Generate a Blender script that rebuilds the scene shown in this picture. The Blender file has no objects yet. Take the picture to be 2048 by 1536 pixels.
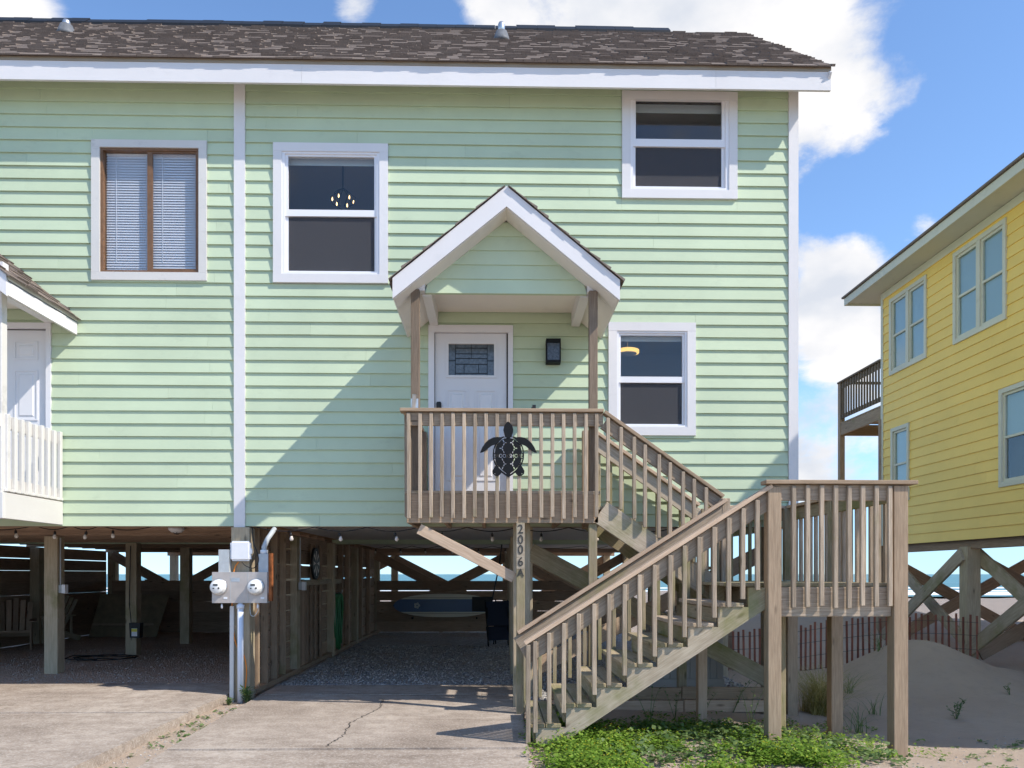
import bpy, bmesh, math, random
import numpy as np
from mathutils import Vector, Matrix, noise
random.seed(7); np.random.seed(7)
R = math.radians
scene = bpy.context.scene
col = scene.collection
# ------------------------------------------------------------------ camera
FPX, YAW, DIST, EYE, HOR = 1570.0, R(1.27), 9.7, 1.5, 1148.0
cam_d = bpy.data.cameras.new('camera'); cam = bpy.data.objects.new('camera', cam_d); col.objects.link(cam)
cam_d.sensor_width = 36; cam_d.lens = 36*FPX/2048; cam_d.shift_y = (HOR-768)/2048
cam_d.clip_end = 30000; cam_d.clip_start = .05
cam.location = (0, -DIST, EYE); cam.rotation_euler = (R(90), 0, -YAW)
scene.camera = cam
def ray(px, py):
    u = (px-1024)/FPX; v = (HOR-py)/FPX
    return Vector((math.sin(YAW)+u*math.cos(YAW), math.cos(YAW)-u*math.sin(YAW), v))
def P(px, py, y):                       # photo pixel -> point on the plane y = const
    d = ray(px, py); t = (y+DIST)/d.y
    return Vector((d.x*t, y, EYE+d.z*t))
def PXp(px, py, x):                     # photo pixel -> point on the plane x = const
    d = ray(px, py); t = x/d.x
    return Vector((x, d.y*t-DIST, EYE+d.z*t))
# ------------------------------------------------------------------ light
SUN = Vector((-.78, .40, -.87)).normalized()
world = bpy.data.worlds.new('World'); scene.world = world; world.use_nodes = True
nt = world.node_tree; nt.nodes.clear()
def N(nt, t, **k):
    n = nt.nodes.new(t)
    for a, b in k.items(): setattr(n, a, b)
    return n
sky = N(nt, 'ShaderNodeTexSky', sky_type='NISHITA', sun_disc=False)
sky.sun_elevation = math.asin(-SUN.z); sky.sun_rotation = math.atan2(-SUN.x, -SUN.y)
sky.altitude = 0; sky.air_density = 1.0; sky.dust_density = 0.0; sky.ozone_density = 1.5
tc = N(nt, 'ShaderNodeTexCoord')
def wmath(op, a, b=None, c=None):
    n = N(nt, 'ShaderNodeMath', operation=op)
    for i, v in enumerate((a, b, c)):
        if v is None: continue
        if isinstance(v, (int, float)): n.inputs[i].default_value = v
        else: nt.links.new(v, n.inputs[i])
    return n.outputs[0]
sep = N(nt, 'ShaderNodeSeparateXYZ'); nt.links.new(tc.outputs['Generated'], sep.inputs[0])
# cloud layer: fbm on the view direction, gathered into a few cumulus banks
nz = N(nt, 'ShaderNodeTexNoise'); nz.inputs['Scale'].default_value = 4.2; nz.inputs['Detail'].default_value = 9; nz.inputs['Roughness'].default_value = .62; nz.inputs['Distortion'].default_value = .35
mp = N(nt, 'ShaderNodeMapping'); mp.inputs['Scale'].default_value = (1, 1, 1.7); mp.inputs['Location'].default_value = (3.1, .4, 1.7)
nt.links.new(tc.outputs['Generated'], mp.inputs['Vector']); nt.links.new(mp.outputs[0], nz.inputs['Vector'])
bias = None
for (px, py, rad, w) in ((1180, 0, 170, .20), (1480, 60, 260, .26), (1660, 160, 170, .20), (1770, 270, 100, .2), (1690, 530, 90, .22), (1640, 640, 100, .22),
                         (1720, 690, 100, .2), (1700, 400, 80, -.25), (1290, 30, 90, -.12), (1090, 40, 60, -.1), (690, 20, 60, .2), (40, 5, 90, .22), (1855, 440, 45, .25), (1660, 790, 160, .02), (2040, 205, 30, .2),
                         (1000, 40, 120, .15), (1640, 900, 160, .06), (1960, 80, 190, -.3), (1870, 330, 110, -.2), (360, 25, 200, -.3), (840, 30, 90, -.2), (1990, 300, 90, -.2), (1640, 790, 110, -.06), (1640, 930, 90, .06), (1640, 370, 80, -.12), (560, 20, 100, -.2)):
    d = ray(px, py).normalized()
    dp = N(nt, 'ShaderNodeVectorMath', operation='DISTANCE'); nt.links.new(tc.outputs['Generated'], dp.inputs[0]); dp.inputs[1].default_value = d
    r = rad/FPX*1.15
    mr = N(nt, 'ShaderNodeMapRange', interpolation_type='SMOOTHSTEP'); mr.inputs[1].default_value = 0; mr.inputs[2].default_value = r*1.3; mr.inputs[3].default_value = w; mr.inputs[4].default_value = 0
    nt.links.new(dp.outputs['Value'], mr.inputs[0])
    bias = mr.outputs[0] if bias is None else wmath('ADD', bias, mr.outputs[0])
lowm = N(nt, 'ShaderNodeMapRange', interpolation_type='SMOOTHSTEP'); lowm.inputs[1].default_value = .015; lowm.inputs[2].default_value = .11; lowm.inputs[3].default_value = -.35; lowm.inputs[4].default_value = 0; nt.links.new(sep.outputs['Z'], lowm.inputs[0])
dens = wmath('ADD', wmath('ADD', nz.outputs[0], bias), lowm.outputs[0])
cl = N(nt, 'ShaderNodeMapRange', interpolation_type='SMOOTHSTEP'); cl.inputs[1].default_value = .53; cl.inputs[2].default_value = .71  # threshold set low: extra cloud added beyond the view whitens the ambient light
nt.links.new(dens, cl.inputs[0])
hz = N(nt, 'ShaderNodeMapRange'); hz.inputs[1].default_value = 0; hz.inputs[2].default_value = .16; hz.inputs[3].default_value = .06; hz.inputs[4].default_value = 0
nt.links.new(sep.outputs['Z'], hz.inputs[0])
fac = wmath('MAXIMUM', cl.outputs[0], hz.outputs[0])
mix = N(nt, 'ShaderNodeMix', data_type='RGBA'); nt.links.new(fac, mix.inputs[0]); tint = N(nt, 'ShaderNodeMix', data_type='RGBA', blend_type='MULTIPLY'); tint.inputs[0].default_value = 1; nt.links.new(sky.outputs[0], tint.inputs[6]); tint.inputs[7].default_value = (.89, 1.03, 1.18, 1); low2 = N(nt, 'ShaderNodeMapRange', interpolation_type='SMOOTHSTEP'); low2.inputs[1].default_value = -.02; low2.inputs[2].default_value = .2; low2.inputs[3].default_value = 1; low2.inputs[4].default_value = 0; nt.links.new(sep.outputs['Z'], low2.inputs[0])
tint2 = N(nt, 'ShaderNodeMix', data_type='RGBA', blend_type='MULTIPLY'); nt.links.new(low2.outputs[0], tint2.inputs[0]); nt.links.new(tint.outputs[2], tint2.inputs[6]); tint2.inputs[7].default_value = (.42, .62, .95, 1); nt.links.new(tint2.outputs[2], mix.inputs[6]); cn = N(nt, 'ShaderNodeTexNoise'); cn.inputs['Scale'].default_value = 7; cn.inputs['Detail'].default_value = 7; nt.links.new(mp.outputs[0], cn.inputs['Vector'])
cr_ = N(nt, 'ShaderNodeValToRGB'); cr_.color_ramp.elements[0].position = .36; cr_.color_ramp.elements[0].color = (3.5, 3.7, 4.1, 1); cr_.color_ramp.elements[1].position = .6; cr_.color_ramp.elements[1].color = (5.1, 5.0, 4.95, 1); nt.links.new(cn.outputs[0], cr_.inputs[0]); nt.links.new(cr_.outputs[0], mix.inputs[7])
bg = N(nt, 'ShaderNodeBackground'); bg.inputs['Strength'].default_value = .15
out = N(nt, 'ShaderNodeOutputWorld'); nt.links.new(mix.outputs[2], bg.inputs['Color']); nt.links.new(bg.outputs[0], out.inputs[0])
sl = bpy.data.lights.new('sun', 'SUN'); sl.energy = 4.0; sl.angle = R(.53); sl.color = (1, .93, .82)
so = bpy.data.objects.new('sun', sl); col.objects.link(so); so.rotation_euler = SUN.to_track_quat('-Z', 'Y').to_euler(); so.location = (20, -20, 25)
scene.view_settings.view_transform = 'Standard'; scene.view_settings.look = 'None'; scene.view_settings.gamma = 1
scene.cycles.diffuse_bounces = 6; scene.cycles.max_bounces = 14; scene.cycles.transparent_max_bounces = 16
scene.view_settings.use_curve_mapping = False; scene.view_settings.exposure = .5
# ------------------------------------------------------------------ materials
MATS = {}
def mat(name):
    m = bpy.data.materials.new(name); m.use_nodes = True
    t = m.node_tree; b = t.nodes['Principled BSDF']; MATS[name] = m
    return m, t, b
def lnk(t, a, b): t.links.new(a, b)
def setv(t, sock, v):
    if isinstance(v, (int, float, tuple, list)): sock.default_value = v
    else: t.links.new(v, sock)
def noise_node(t, vec, scale, detail=4, rough=.55, sc3=None, loc=None):
    if sc3 or loc is not None:
        m = N(t, 'ShaderNodeMapping'); m.inputs['Scale'].default_value = sc3 or (1, 1, 1); t.links.new(vec, m.inputs[0])
        if loc is not None: t.links.new(loc, m.inputs['Location'])
        vec = m.outputs[0]
    n = N(t, 'ShaderNodeTexNoise'); n.inputs['Scale'].default_value = scale; n.inputs['Detail'].default_value = detail; n.inputs['Roughness'].default_value = rough
    t.links.new(vec, n.inputs['Vector']); return n.outputs[0]
def ramp(t, f, stops):
    r = N(t, 'ShaderNodeValToRGB'); cr = r.color_ramp
    while len(cr.elements) < len(stops): cr.elements.new(.5)
    for e, (p, c) in zip(cr.elements, stops): e.position = p; e.color = (*c, 1)
    t.links.new(f, r.inputs[0]); return r.outputs[0]
def mixc(t, f, a, b, mode='MIX'):
    n = N(t, 'ShaderNodeMix', data_type='RGBA', blend_type=mode); setv(t, n.inputs[0], f)
    setv(t, n.inputs[6], (*a, 1) if isinstance(a, tuple) and len(a) == 3 else a); setv(t, n.inputs[7], (*b, 1) if isinstance(b, tuple) and len(b) == 3 else b)
    return n.outputs[2]
def maprange(t, v, a, b, c, d):
    n = N(t, 'ShaderNodeMapRange'); n.inputs[1].default_value = a; n.inputs[2].default_value = b; n.inputs[3].default_value = c; n.inputs[4].default_value = d
    t.links.new(v, n.inputs[0]); return n.outputs[0]
def bump(t, b, h, strength, dist=.01):
    n = N(t, 'ShaderNodeBump'); n.inputs['Strength'].default_value = strength; n.inputs['Distance'].default_value = dist
    t.links.new(h, n.inputs['Height']); t.links.new(n.outputs[0], b.inputs['Normal'])
def objc(t): return N(t, 'ShaderNodeTexCoord').outputs['Object']
def rnd_loc(t):
    oi = N(t, 'ShaderNodeObjectInfo'); m = N(t, 'ShaderNodeMath', operation='MULTIPLY'); t.links.new(oi.outputs['Random'], m.inputs[0]); m.inputs[1].default_value = 37.0
    return oi.outputs['Random'], m.outputs[0]
def wood(name, light, dark, moss=0.0, mosscol=(.16, .17, .04), var=.35, rough=.85):
    m, t, b = mat(name); v = objc(t); rnd, loc = rnd_loc(t)
    g = noise_node(t, v, 5, 6, .65, (1.0, 16, 16), loc)
    g2 = noise_node(t, v, 2.2, 3, .5, (.8, 3, 3), loc)
    c = ramp(t, g, [(.28, dark), (.5, tuple((a+b_)/2 for a, b_ in zip(light, dark))), (.68, light)])
    c = mixc(t, .25, c, ramp(t, g2, [(.3, tuple(x*.62 for x in light)), (.7, tuple(min(1, x*1.12) for x in light))]))
    # knots
    vo = N(t, 'ShaderNodeTexVoronoi'); mpn = N(t, 'ShaderNodeMapping'); mpn.inputs['Scale'].default_value = (2.2, 7, 7); t.links.new(v, mpn.inputs[0]); t.links.new(loc, mpn.inputs['Location']); t.links.new(mpn.outputs[0], vo.inputs['Vector']); vo.inputs['Scale'].default_value = 1
    kn = maprange(t, vo.outputs['Distance'], .05, .14, .75, 0)
    c = mixc(t, kn, c, tuple(x*.4 for x in dark))
    tone = maprange(t, rnd, 0, 1, 1-var*.55, 1+var*.45)
    hs = N(t, 'ShaderNodeHueSaturation'); t.links.new(tone, hs.inputs['Value']); t.links.new(c, hs.inputs['Color']); c = hs.outputs[0]
    if moss > 0:
        mn = noise_node(t, v, 1.6, 5, .6, (1, 1, 1), loc)
        mk = maprange(t, mn, .62-moss*.3, .8-moss*.25, 0, .75)
        c = mixc(t, mk, c, mosscol)
    t.links.new(c, b.inputs['Base Color']); b.inputs['Roughness'].default_value = rough; b.inputs['Specular IOR Level'].default_value = .25
    bump(t, b, g, .55, .004); return m
def paint(name, c, var=.06, dirt=.12, rough=.55, streak=(1, 1, 14), bumpv=.35):
    m, t, b = mat(name); v = objc(t); rnd, loc = rnd_loc(t)
    n1 = noise_node(t, v, .9, 5, .6); n2 = noise_node(t, v, 6, 5, .65, streak, loc)
    lo = tuple(x*(1-var) for x in c); hi = tuple(min(.95, x*(1+var)) for x in c)
    cc = ramp(t, n1, [(.3, lo), (.7, hi)])
    n3 = noise_node(t, v, 3.3, 7, .7, (1, 1, 1.6), loc)
    cc = mixc(t, maprange(t, n3, .58, .78, 0, dirt*2.2), cc, tuple(x*.55 for x in c))
    tone = maprange(t, rnd, 0, 1, 1-var*.6, 1+var*.6)
    hs = N(t, 'ShaderNodeHueSaturation'); t.links.new(tone, hs.inputs['Value']); t.links.new(cc, hs.inputs['Color'])
    t.links.new(hs.outputs[0], b.inputs['Base Color']); b.inputs['Roughness'].default_value = rough; b.inputs['Specular IOR Level'].default_value = .3
    bump(t, b, n2, bumpv, .003); return m
def plain(name, c, rough=.5, metal=0, spec=.4, n=0.0, scale=20):
    m, t, b = mat(name); b.inputs['Roughness'].default_value = rough; b.inputs['Metallic'].default_value = metal; b.inputs['Specular IOR Level'].default_value = spec
    if n > 0:
        nn = noise_node(t, objc(t), scale, 5, .6)
        t.links.new(ramp(t, nn, [(.3, tuple(x*(1-n) for x in c)), (.7, tuple(min(1, x*(1+n)) for x in c))]), b.inputs['Base Color'])
    else: b.inputs['Base Color'].default_value = (*c, 1)
    return m
wood('weathered', (.52, .415, .31), (.19, .135, .09), .08, var=.45)
wood('weathered_moss', (.44, .36, .24), (.22, .17, .10), .5, var=.3)
wood('new_pine', (.64, .48, .345), (.42, .28, .185), .0, var=.25)
wood('tan_post', (.43, .315, .215), (.22, .152, .098), .03, var=.2)
wood('pile_wood', (.52, .43, .305), (.31, .245, .165), .14, var=.25)
wood('dark_wood', (.42, .30, .215), (.21, .14, .095), .0, var=.45)
wood('red_slat', (.33, .13, .085), (.18, .065, .045), .0, var=.5)
wood('porch_post', (.25, .19, .14), (.12, .088, .063), .0, var=.2)
wood('grey_pine', (.53, .445, .34), (.28, .215, .145), .3, var=.25)
paint('green_siding', (.485, .57, .405), .07, .12, .6, (1.5, 10, 14), .25)
paint('yellow_siding', (.88, .615, .17), .05, .06, .6, (10, 1.5, 14), .25)
paint('white_paint', (.69, .67, .67), .04, .08, .5, (3, 3, 6), .3)
paint('old_white', (.62, .60, .57), .06, .35, .6, (3, 3, 6), .5)
paint('cream_trim', (.62, .60, .50), .05, .2, .6)
paint('ceiling_white', (.76, .72, .67), .05, .1, .7)
paint('grey_plank', (.42, .38, .33), .05, .2, .7)
paint('door_white', (.70, .69, .71), .02, .03, .4, (2, 2, 2), .08)
plain('vinyl', (.76, .75, .77), .3, 0, .5)
plain('brown_frame', (.17, .09, .045), .45, 0, .4, .2)
plain('black_metal', (.008, .008, .009), .55, 0, .2, .3)
plain('black_plastic', (.012, .012, .013), .5)
plain('galvanised', (.55, .56, .58), .38, .85, .5, .18, 9)
plain('steel_grey', (.47, .42, .39), .42, .35, .5, .12, 7)
plain('grey_box', (.42, .45, .47), .5, 0, .4, .08)
plain('rust', (.30, .10, .035), .9, 0, .2, .5, 14)
plain('white_plastic', (.72, .73, .76), .4, 0, .45, .03)
plain('pvc', (.70, .74, .82), .35, 0, .5, .03)
plain('meter_face', (.78, .78, .76), .25, 0, .5)
plain('orange_cable', (.75, .24, .03), .5)
plain('hose_green', (.035, .19, .065), .4)
plain('navy_fabric', (.018, .024, .045), .9)
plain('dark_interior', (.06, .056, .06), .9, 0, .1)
plain('number_metal', (.06, .055, .05), .55, .3, .4, .4, 30)
plain('yellow_label', (.72, .62, .08), .5)
plain('board_white', (.72, .68, .55), .3)
plain('board_blue', (.04, .105, .25), .3)
plain('blind_white', (.86, .85, .87), .6)
plain('shade_white', (.46, .52, .54), .7)
plain('brown_panel', (.46, .29, .165), .8, 0, .2, .25, 5)
plain('boot_grey', (.14, .145, .155), .6, 0, .3, .2)
plain('wire_dark', (.06, .055, .05), .6)
plain('bulb_glass', (.62, .56, .50), .12, 0, .6)
plain('ply_dark', (.22, .17, .11), .8, 0, .2, .2, 6)
plain('lantern_glass', (.06, .06, .065), .15, 0, .6, .5, 40)
plain('stone_light', (.42, .39, .36), .9, 0, .2, .35, 30)
def emit(name, c, s):
    m, t, b = mat(name); b.inputs['Base Color'].default_value = (*c, 1); b.inputs['Emission Color'].default_value = (*c, 1); b.inputs['Emission Strength'].default_value = s
emit('bulb_lit', (1, .66, .28), 4); emit('lamp_ring', (1, .62, .16), 1.0)
def glassy(name, tint, ior):
    m, t, b = mat(name); t.nodes.remove(b); o = t.nodes['Material Output']
    tr = N(t, 'ShaderNodeBsdfTransparent'); tr.inputs[0].default_value = (*tint, 1); gl = N(t, 'ShaderNodeBsdfGlossy'); gl.inputs['Roughness'].default_value = .02
    lw = N(t, 'ShaderNodeLayerWeight'); pw = N(t, 'ShaderNodeMath', operation='POWER'); t.links.new(lw.outputs['Facing'], pw.inputs[0]); pw.inputs[1].default_value = 4; fr = N(t, 'ShaderNodeMath', operation='MULTIPLY_ADD'); t.links.new(pw.outputs[0], fr.inputs[0]); fr.inputs[1].default_value = .7; fr.inputs[2].default_value = ((ior-1)/(ior+1))**2; mx = N(t, 'ShaderNodeMixShader')
    t.links.new(fr.outputs[0], mx.inputs[0]); t.links.new(tr.outputs[0], mx.inputs[1]); t.links.new(gl.outputs[0], mx.inputs[2]); t.links.new(mx.outputs[0], o.inputs[0])
glassy('window_glass', (.93, .94, .95), 1.55); glassy('clear_glass', (.9, .9, .9), 1.45); glassy('far_glass', (.88, .93, .94), 1.5)
m, t, b = mat('insect_screen'); o = t.nodes['Material Output']; b.inputs['Base Color'].default_value = (.07, .07, .08, 1); b.inputs['Roughness'].default_value = .9
tr = N(t, 'ShaderNodeBsdfTransparent'); mx = N(t, 'ShaderNodeMixShader'); mx.inputs[0].default_value = .55
t.links.new(tr.outputs[0], mx.inputs[1]); t.links.new(b.outputs[0], mx.inputs[2]); t.links.new(mx.outputs[0], o.inputs[0])
# shingles: per-tab tone
m, t, b = mat('shingle'); g = N(t, 'ShaderNodeNewGeometry'); n = noise_node(t, objc(t), 60, 3, .7); n2 = noise_node(t, objc(t), .8, 3)
c = ramp(t, g.outputs['Random Per Island'], [(.05, (.14, .108, .09)), (.45, (.18, .141, .119)), (.95, (.215, .172, .147))])
c = mixc(t, .35, c, ramp(t, n, [(.3, (.10, .08, .07)), (.7, (.36, .30, .26))])); c = mixc(t, .25, c, ramp(t, n2, [(.3, (.16, .125, .105)), (.7, (.27, .225, .2))]))
t.links.new(c, b.inputs['Base Color']); b.inputs['Roughness'].default_value = .95; b.inputs['Specular IOR Level'].default_value = .15; bump(t, b, n, .5, .004)
# concrete
m, t, b = mat('concrete'); v = objc(t); n1 = noise_node(t, v, .55, 6, .65); n2 = noise_node(t, v, 5, 8, .7); n3 = noise_node(t, v, 48, 4, .7); n4 = noise_node(t, v, 1.3, 6, .7, (.35, 1.6, 1)); n5 = noise_node(t, v, 17, 6, .75)
c = ramp(t, n1, [(.3, (.235, .185, .148)), (.5, (.41, .342, .285)), (.72, (.52, .45, .385))])
c = mixc(t, maprange(t, n2, .42, .68, 0, .7), c, (.215, .172, .138)); c = mixc(t, maprange(t, n4, .52, .68, 0, .75), c, (.19, .148, .115)); c = mixc(t, maprange(t, n3, .5, .62, 0, .5), c, (.58, .525, .47)); c = mixc(t, maprange(t, n5, .52, .68, 0, .5), c, (.19, .15, .12))
t.links.new(c, b.inputs['Base Color']); b.inputs['Roughness'].default_value = .95; b.inputs['Specular IOR Level'].default_value = .1; bump(t, b, n5, .6, .012)
# sand
m, t, b = mat('sand'); v = objc(t); n1 = noise_node(t, v, .5, 5, .6); n2 = noise_node(t, v, 7, 8, .7); n3 = noise_node(t, v, 220, 2, .6)
c = ramp(t, n1, [(.3, (.66, .50, .385)), (.7, (.77, .62, .495))]); c = mixc(t, maprange(t, n2, .5, .75, 0, .4), c, (.50, .375, .29)); c = mixc(t, maprange(t, n3, .4, .7, 0, .35), c, (.78, .70, .61))
sy_ = N(t, 'ShaderNodeSeparateXYZ'); t.links.new(v, sy_.inputs[0]); c = mixc(t, maprange(t, sy_.outputs['Y'], 7, 18, 0, .85), c, (.36, .30, .255))  # far sand darkens with distance: shade over the beach put into the colour
t.links.new(c, b.inputs['Base Color']); b.inputs['Roughness'].default_value = .95; b.inputs['Specular IOR Level'].default_value = .1
ad = N(t, 'ShaderNodeMath', operation='ADD'); t.links.new(n2, ad.inputs[0]); t.links.new(n3, ad.inputs[1]); bump(t, b, ad.outputs[0], .9, .035)
def gravel_mat(name, c0, c1, c2):
    m, t, b = mat(name); v = objc(t); vo = N(t, 'ShaderNodeTexVoronoi'); vo.inputs['Scale'].default_value = 38; t.links.new(v, vo.inputs['Vector'])
    sp = N(t, 'ShaderNodeSeparateColor'); t.links.new(vo.outputs['Color'], sp.inputs[0]); n1 = noise_node(t, v, .7, 5, .65)
    c = ramp(t, sp.outputs[0], [(.1, c0), (.55, c1), (.95, c2)]); c = mixc(t, maprange(t, n1, .45, .65, 0, .6), c, (.40, .31, .235))
    t.links.new(c, b.inputs['Base Color']); b.inputs['Roughness'].default_value = .95; bump(t, b, vo.outputs['Distance'], 1, .02)
gravel_mat('gravel_grey', (.26, .255, .26), (.43, .42, .42), (.66, .65, .63)); gravel_mat('gravel_brown', (.40, .285, .21), (.56, .42, .33), (.70, .58, .48))
m, t, b = mat('stone_mix'); g = N(t, 'ShaderNodeNewGeometry'); t.links.new(ramp(t, g.outputs['Random Per Island'], [(.1, (.15, .15, .16)), (.5, (.32, .31, .31)), (.95, (.6, .57, .54))]), b.inputs['Base Color']); b.inputs['Roughness'].default_value = .9
# sea
m, t, b = mat('sea_water'); v = objc(t); n1 = noise_node(t, v, .5, 6, .6, (.12, 1, 1)); n2 = noise_node(t, v, .02, 5, .6, (.25, 1, 1)); n3 = noise_node(t, v, .09, 7, .7, (.18, 1, 1))
c = ramp(t, n2, [(.3, (.045, .16, .165)), (.7, (.085, .235, .225))]); c = mixc(t, maprange(t, n3, .62, .68, 0, .8), c, (.75, .78, .78))
t.links.new(c, b.inputs['Base Color']); b.inputs['Roughness'].default_value = .35; b.inputs['Specular IOR Level'].default_value = .3; bump(t, b, n1, .8, .5)
plain('sea_foam', (.82, .83, .82), .8, 0, .2, .15, .6)
# foliage
def leafmat(name, a, b_, c_):
    m, t, b = mat(name); g = N(t, 'ShaderNodeNewGeometry'); t.links.new(ramp(t, g.outputs['Random Per Island'], [(.05, a), (.5, b_), (.95, c_)]), b.inputs['Base Color'])
    b.inputs['Roughness'].default_value = .55; b.inputs['Specular IOR Level'].default_value = .3; b.inputs['Subsurface Weight'].default_value = 0
    tl = N(t, 'ShaderNodeBsdfTranslucent'); mx = N(t, 'ShaderNodeMixShader'); mx.inputs[0].default_value = .4; t.links.new(b.inputs['Base Color'].links[0].from_socket, tl.inputs[0])
    o = t.nodes['Material Output']; t.links.new(b.outputs[0], mx.inputs[1]); t.links.new(tl.outputs[0], mx.inputs[2]); t.links.new(mx.outputs[0], o.inputs[0])
leafmat('clover_leaf', (.10, .20, .02), (.19, .32, .035), (.30, .42, .07)); leafmat('broad_leaf', (.08, .15, .045), (.15, .23, .075), (.22, .30, .12))
leafmat('dry_grass', (.30, .26, .07), (.47, .39, .13), (.62, .52, .26)); plain('flower_yellow', (.75, .62, .03), .6)
# ------------------------------------------------------------------ helpers
WM = {}
def link(o, parent=None, M=None):
    M = M or Matrix(); col.objects.link(o); WM[o.name] = M.copy()
    if parent: o.parent = parent; o.matrix_basis = WM[parent.name].inverted() @ M
    else: o.matrix_basis = M
    return o
def tag(o, label, cat, group=None):
    o['label'] = label; o['category'] = cat
    if group: o['group'] = group
    return o
def thing(name, label, cat, loc=(0, 0, 0), group=None):
    o = bpy.data.objects.new(name, None); o.empty_display_size = .1
    return tag(link(o, None, Matrix.Translation(loc)), label, cat, group)
class MB:
    def __init__(s): s.v = []; s.f = []
    def add(s, vs, fs):
        n = len(s.v); s.v += [tuple(v) for v in vs]; s.f += [tuple(i+n for i in f) for f in fs]; return s
    def box(s, x0, x1, y0, y1, z0, z1):
        return s.add([(x0,y0,z0),(x1,y0,z0),(x1,y1,z0),(x0,y1,z0),(x0,y0,z1),(x1,y0,z1),(x1,y1,z1),(x0,y1,z1)],
                     [(3,2,1,0),(4,5,6,7),(0,1,5,4),(1,2,6,5),(2,3,7,6),(3,0,4,7)])
    def prism(s, poly, off):            # poly: list of 3d points, off: extrusion vector
        n = len(poly); off = Vector(off); a = [Vector(p) for p in poly]; b = [p+off for p in a]
        return s.add(a+b, [tuple(range(n))[::-1], tuple(range(n, 2*n))]+[(i, (i+1) % n, (i+1) % n+n, i+n) for i in range(n)])
    def tube(s, path, r, n=8, cap=True):
        path = [Vector(p) for p in path]; rs = r if isinstance(r, (list, tuple)) else [r]*len(path); vs = []; fs = []; pu = None
        for i, p in enumerate(path):
            d = (path[min(i+1, len(path)-1)]-path[max(i-1, 0)]).normalized()
            u = d.orthogonal().normalized() if pu is None else (pu-d*pu.dot(d)).normalized()
            pu = u; w = d.cross(u)
            vs += [p+(u*math.cos(a)+w*math.sin(a))*rs[i] for a in (2*math.pi*k/n for k in range(n))]
        for i in range(len(path)-1):
            for k in range(n): fs.append((i*n+k, i*n+(k+1) % n, (i+1)*n+(k+1) % n, (i+1)*n+k))
        if cap: fs += [tuple(range(n))[::-1], tuple(range((len(path)-1)*n, len(path)*n))]
        return s.add(vs, fs)
    def lathe(s, c, axis, prof, n=16):  # prof: (along, radius)
        ax = Vector(axis).normalized(); return s.tube([Vector(c)+ax*a for a, r in prof], [max(r, 1e-4) for a, r in prof], n)
    def build(s, name, m, parent=None, smooth=False, origin=None):
        o_ = Vector(origin) if origin is not None else (WM[parent.name].translation if parent else Vector((0, 0, 0)))
        me = bpy.data.meshes.new(name); me.from_pydata([(v[0]-o_.x, v[1]-o_.y, v[2]-o_.z) for v in s.v], [], s.f); me.materials.append(MATS[m])
        if smooth: me.polygons.foreach_set('use_smooth', [True]*len(me.polygons))
        me.update(); return link(bpy.data.objects.new(name, me), parent, Matrix.Translation(o_))
BCACHE = {}
def beam(name, p0, p1, w, h, m, parent=None, up=(0, 0, 1)):
    """board from p0 to p1: local X runs along the grain, w is sideways, h along `up`"""
    p0 = Vector(p0); p1 = Vector(p1); L = (p1-p0).length; x = (p1-p0)/L; u = Vector(up); z = (u-x*u.dot(x)).normalized(); y = z.cross(x)
    key = (round(L, 4), round(w, 4), round(h, 4), m)
    if key not in BCACHE:
        b = bmesh.new(); bmesh.ops.create_cube(b, size=1)
        for v in b.verts: v.co = Vector((v.co.x*L, v.co.y*w, v.co.z*h))
        bv = min(.004, min(w, h)*.12); bmesh.ops.bevel(b, geom=b.edges[:], offset=bv, segments=1, affect='EDGES')
        me = bpy.data.meshes.new(name); b.to_mesh(me); b.free(); me.materials.append(MATS[m]); BCACHE[key] = me
    M = Matrix((x, y, z)).transposed().to_4x4(); M.translation = (p0+p1)/2
    return link(bpy.data.objects.new(name, BCACHE[key]), parent, M)
def post(name, x, y, z0, z1, w, m, parent=None, d=None): return beam(name, (x, y, z0), (x, y, z1), w, d or w, m, parent, (0, 1, 0))
def struct(o, kind='structure'): o['kind'] = kind; return o
def text_curve(txt, size):
    c = bpy.data.curves.new('lettering', 'FONT'); c.body = txt; c.size = size; c.align_x = 'CENTER'; c.align_y = 'CENTER'; return c
def text_mesh(name, txt, size, depth, m, parent, M, sx=1.0, offset=0.0):
    c = text_curve(txt, size); c.extrude = depth/2; c.offset = offset; o = bpy.data.objects.new('tmp', c); col.objects.link(o)
    dg = bpy.context.evaluated_depsgraph_get(); me = bpy.data.meshes.new_from_object(o.evaluated_get(dg)); bpy.data.objects.remove(o); me.name = name
    for v in me.vertices: v.co.x *= sx
    me.materials.clear(); me.materials.append(MATS[m]); return link(bpy.data.objects.new(name, me), parent, M)
def rect_minus(rects, holes):
    for (a0, a1, b0, b1) in holes:
        o = []
        for (x0, x1, z0, z1) in rects:
            if a1 <= x0 or a0 >= x1 or b1 <= z0 or b0 >= z1: o.append((x0, x1, z0, z1)); continue
            if x0 < a0: o.append((x0, a0, z0, z1))
            if a1 < x1: o.append((a1, x1, z0, z1))
            c0, c1 = max(x0, a0), min(x1, a1)
            if z0 < b0: o.append((c0, c1, z0, b0))
            if b1 < z1: o.append((c0, c1, b1, z1))
        rects = o
    return [r for r in rects if r[1]-r[0] > .012 and r[3]-r[2] > .012]
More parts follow.
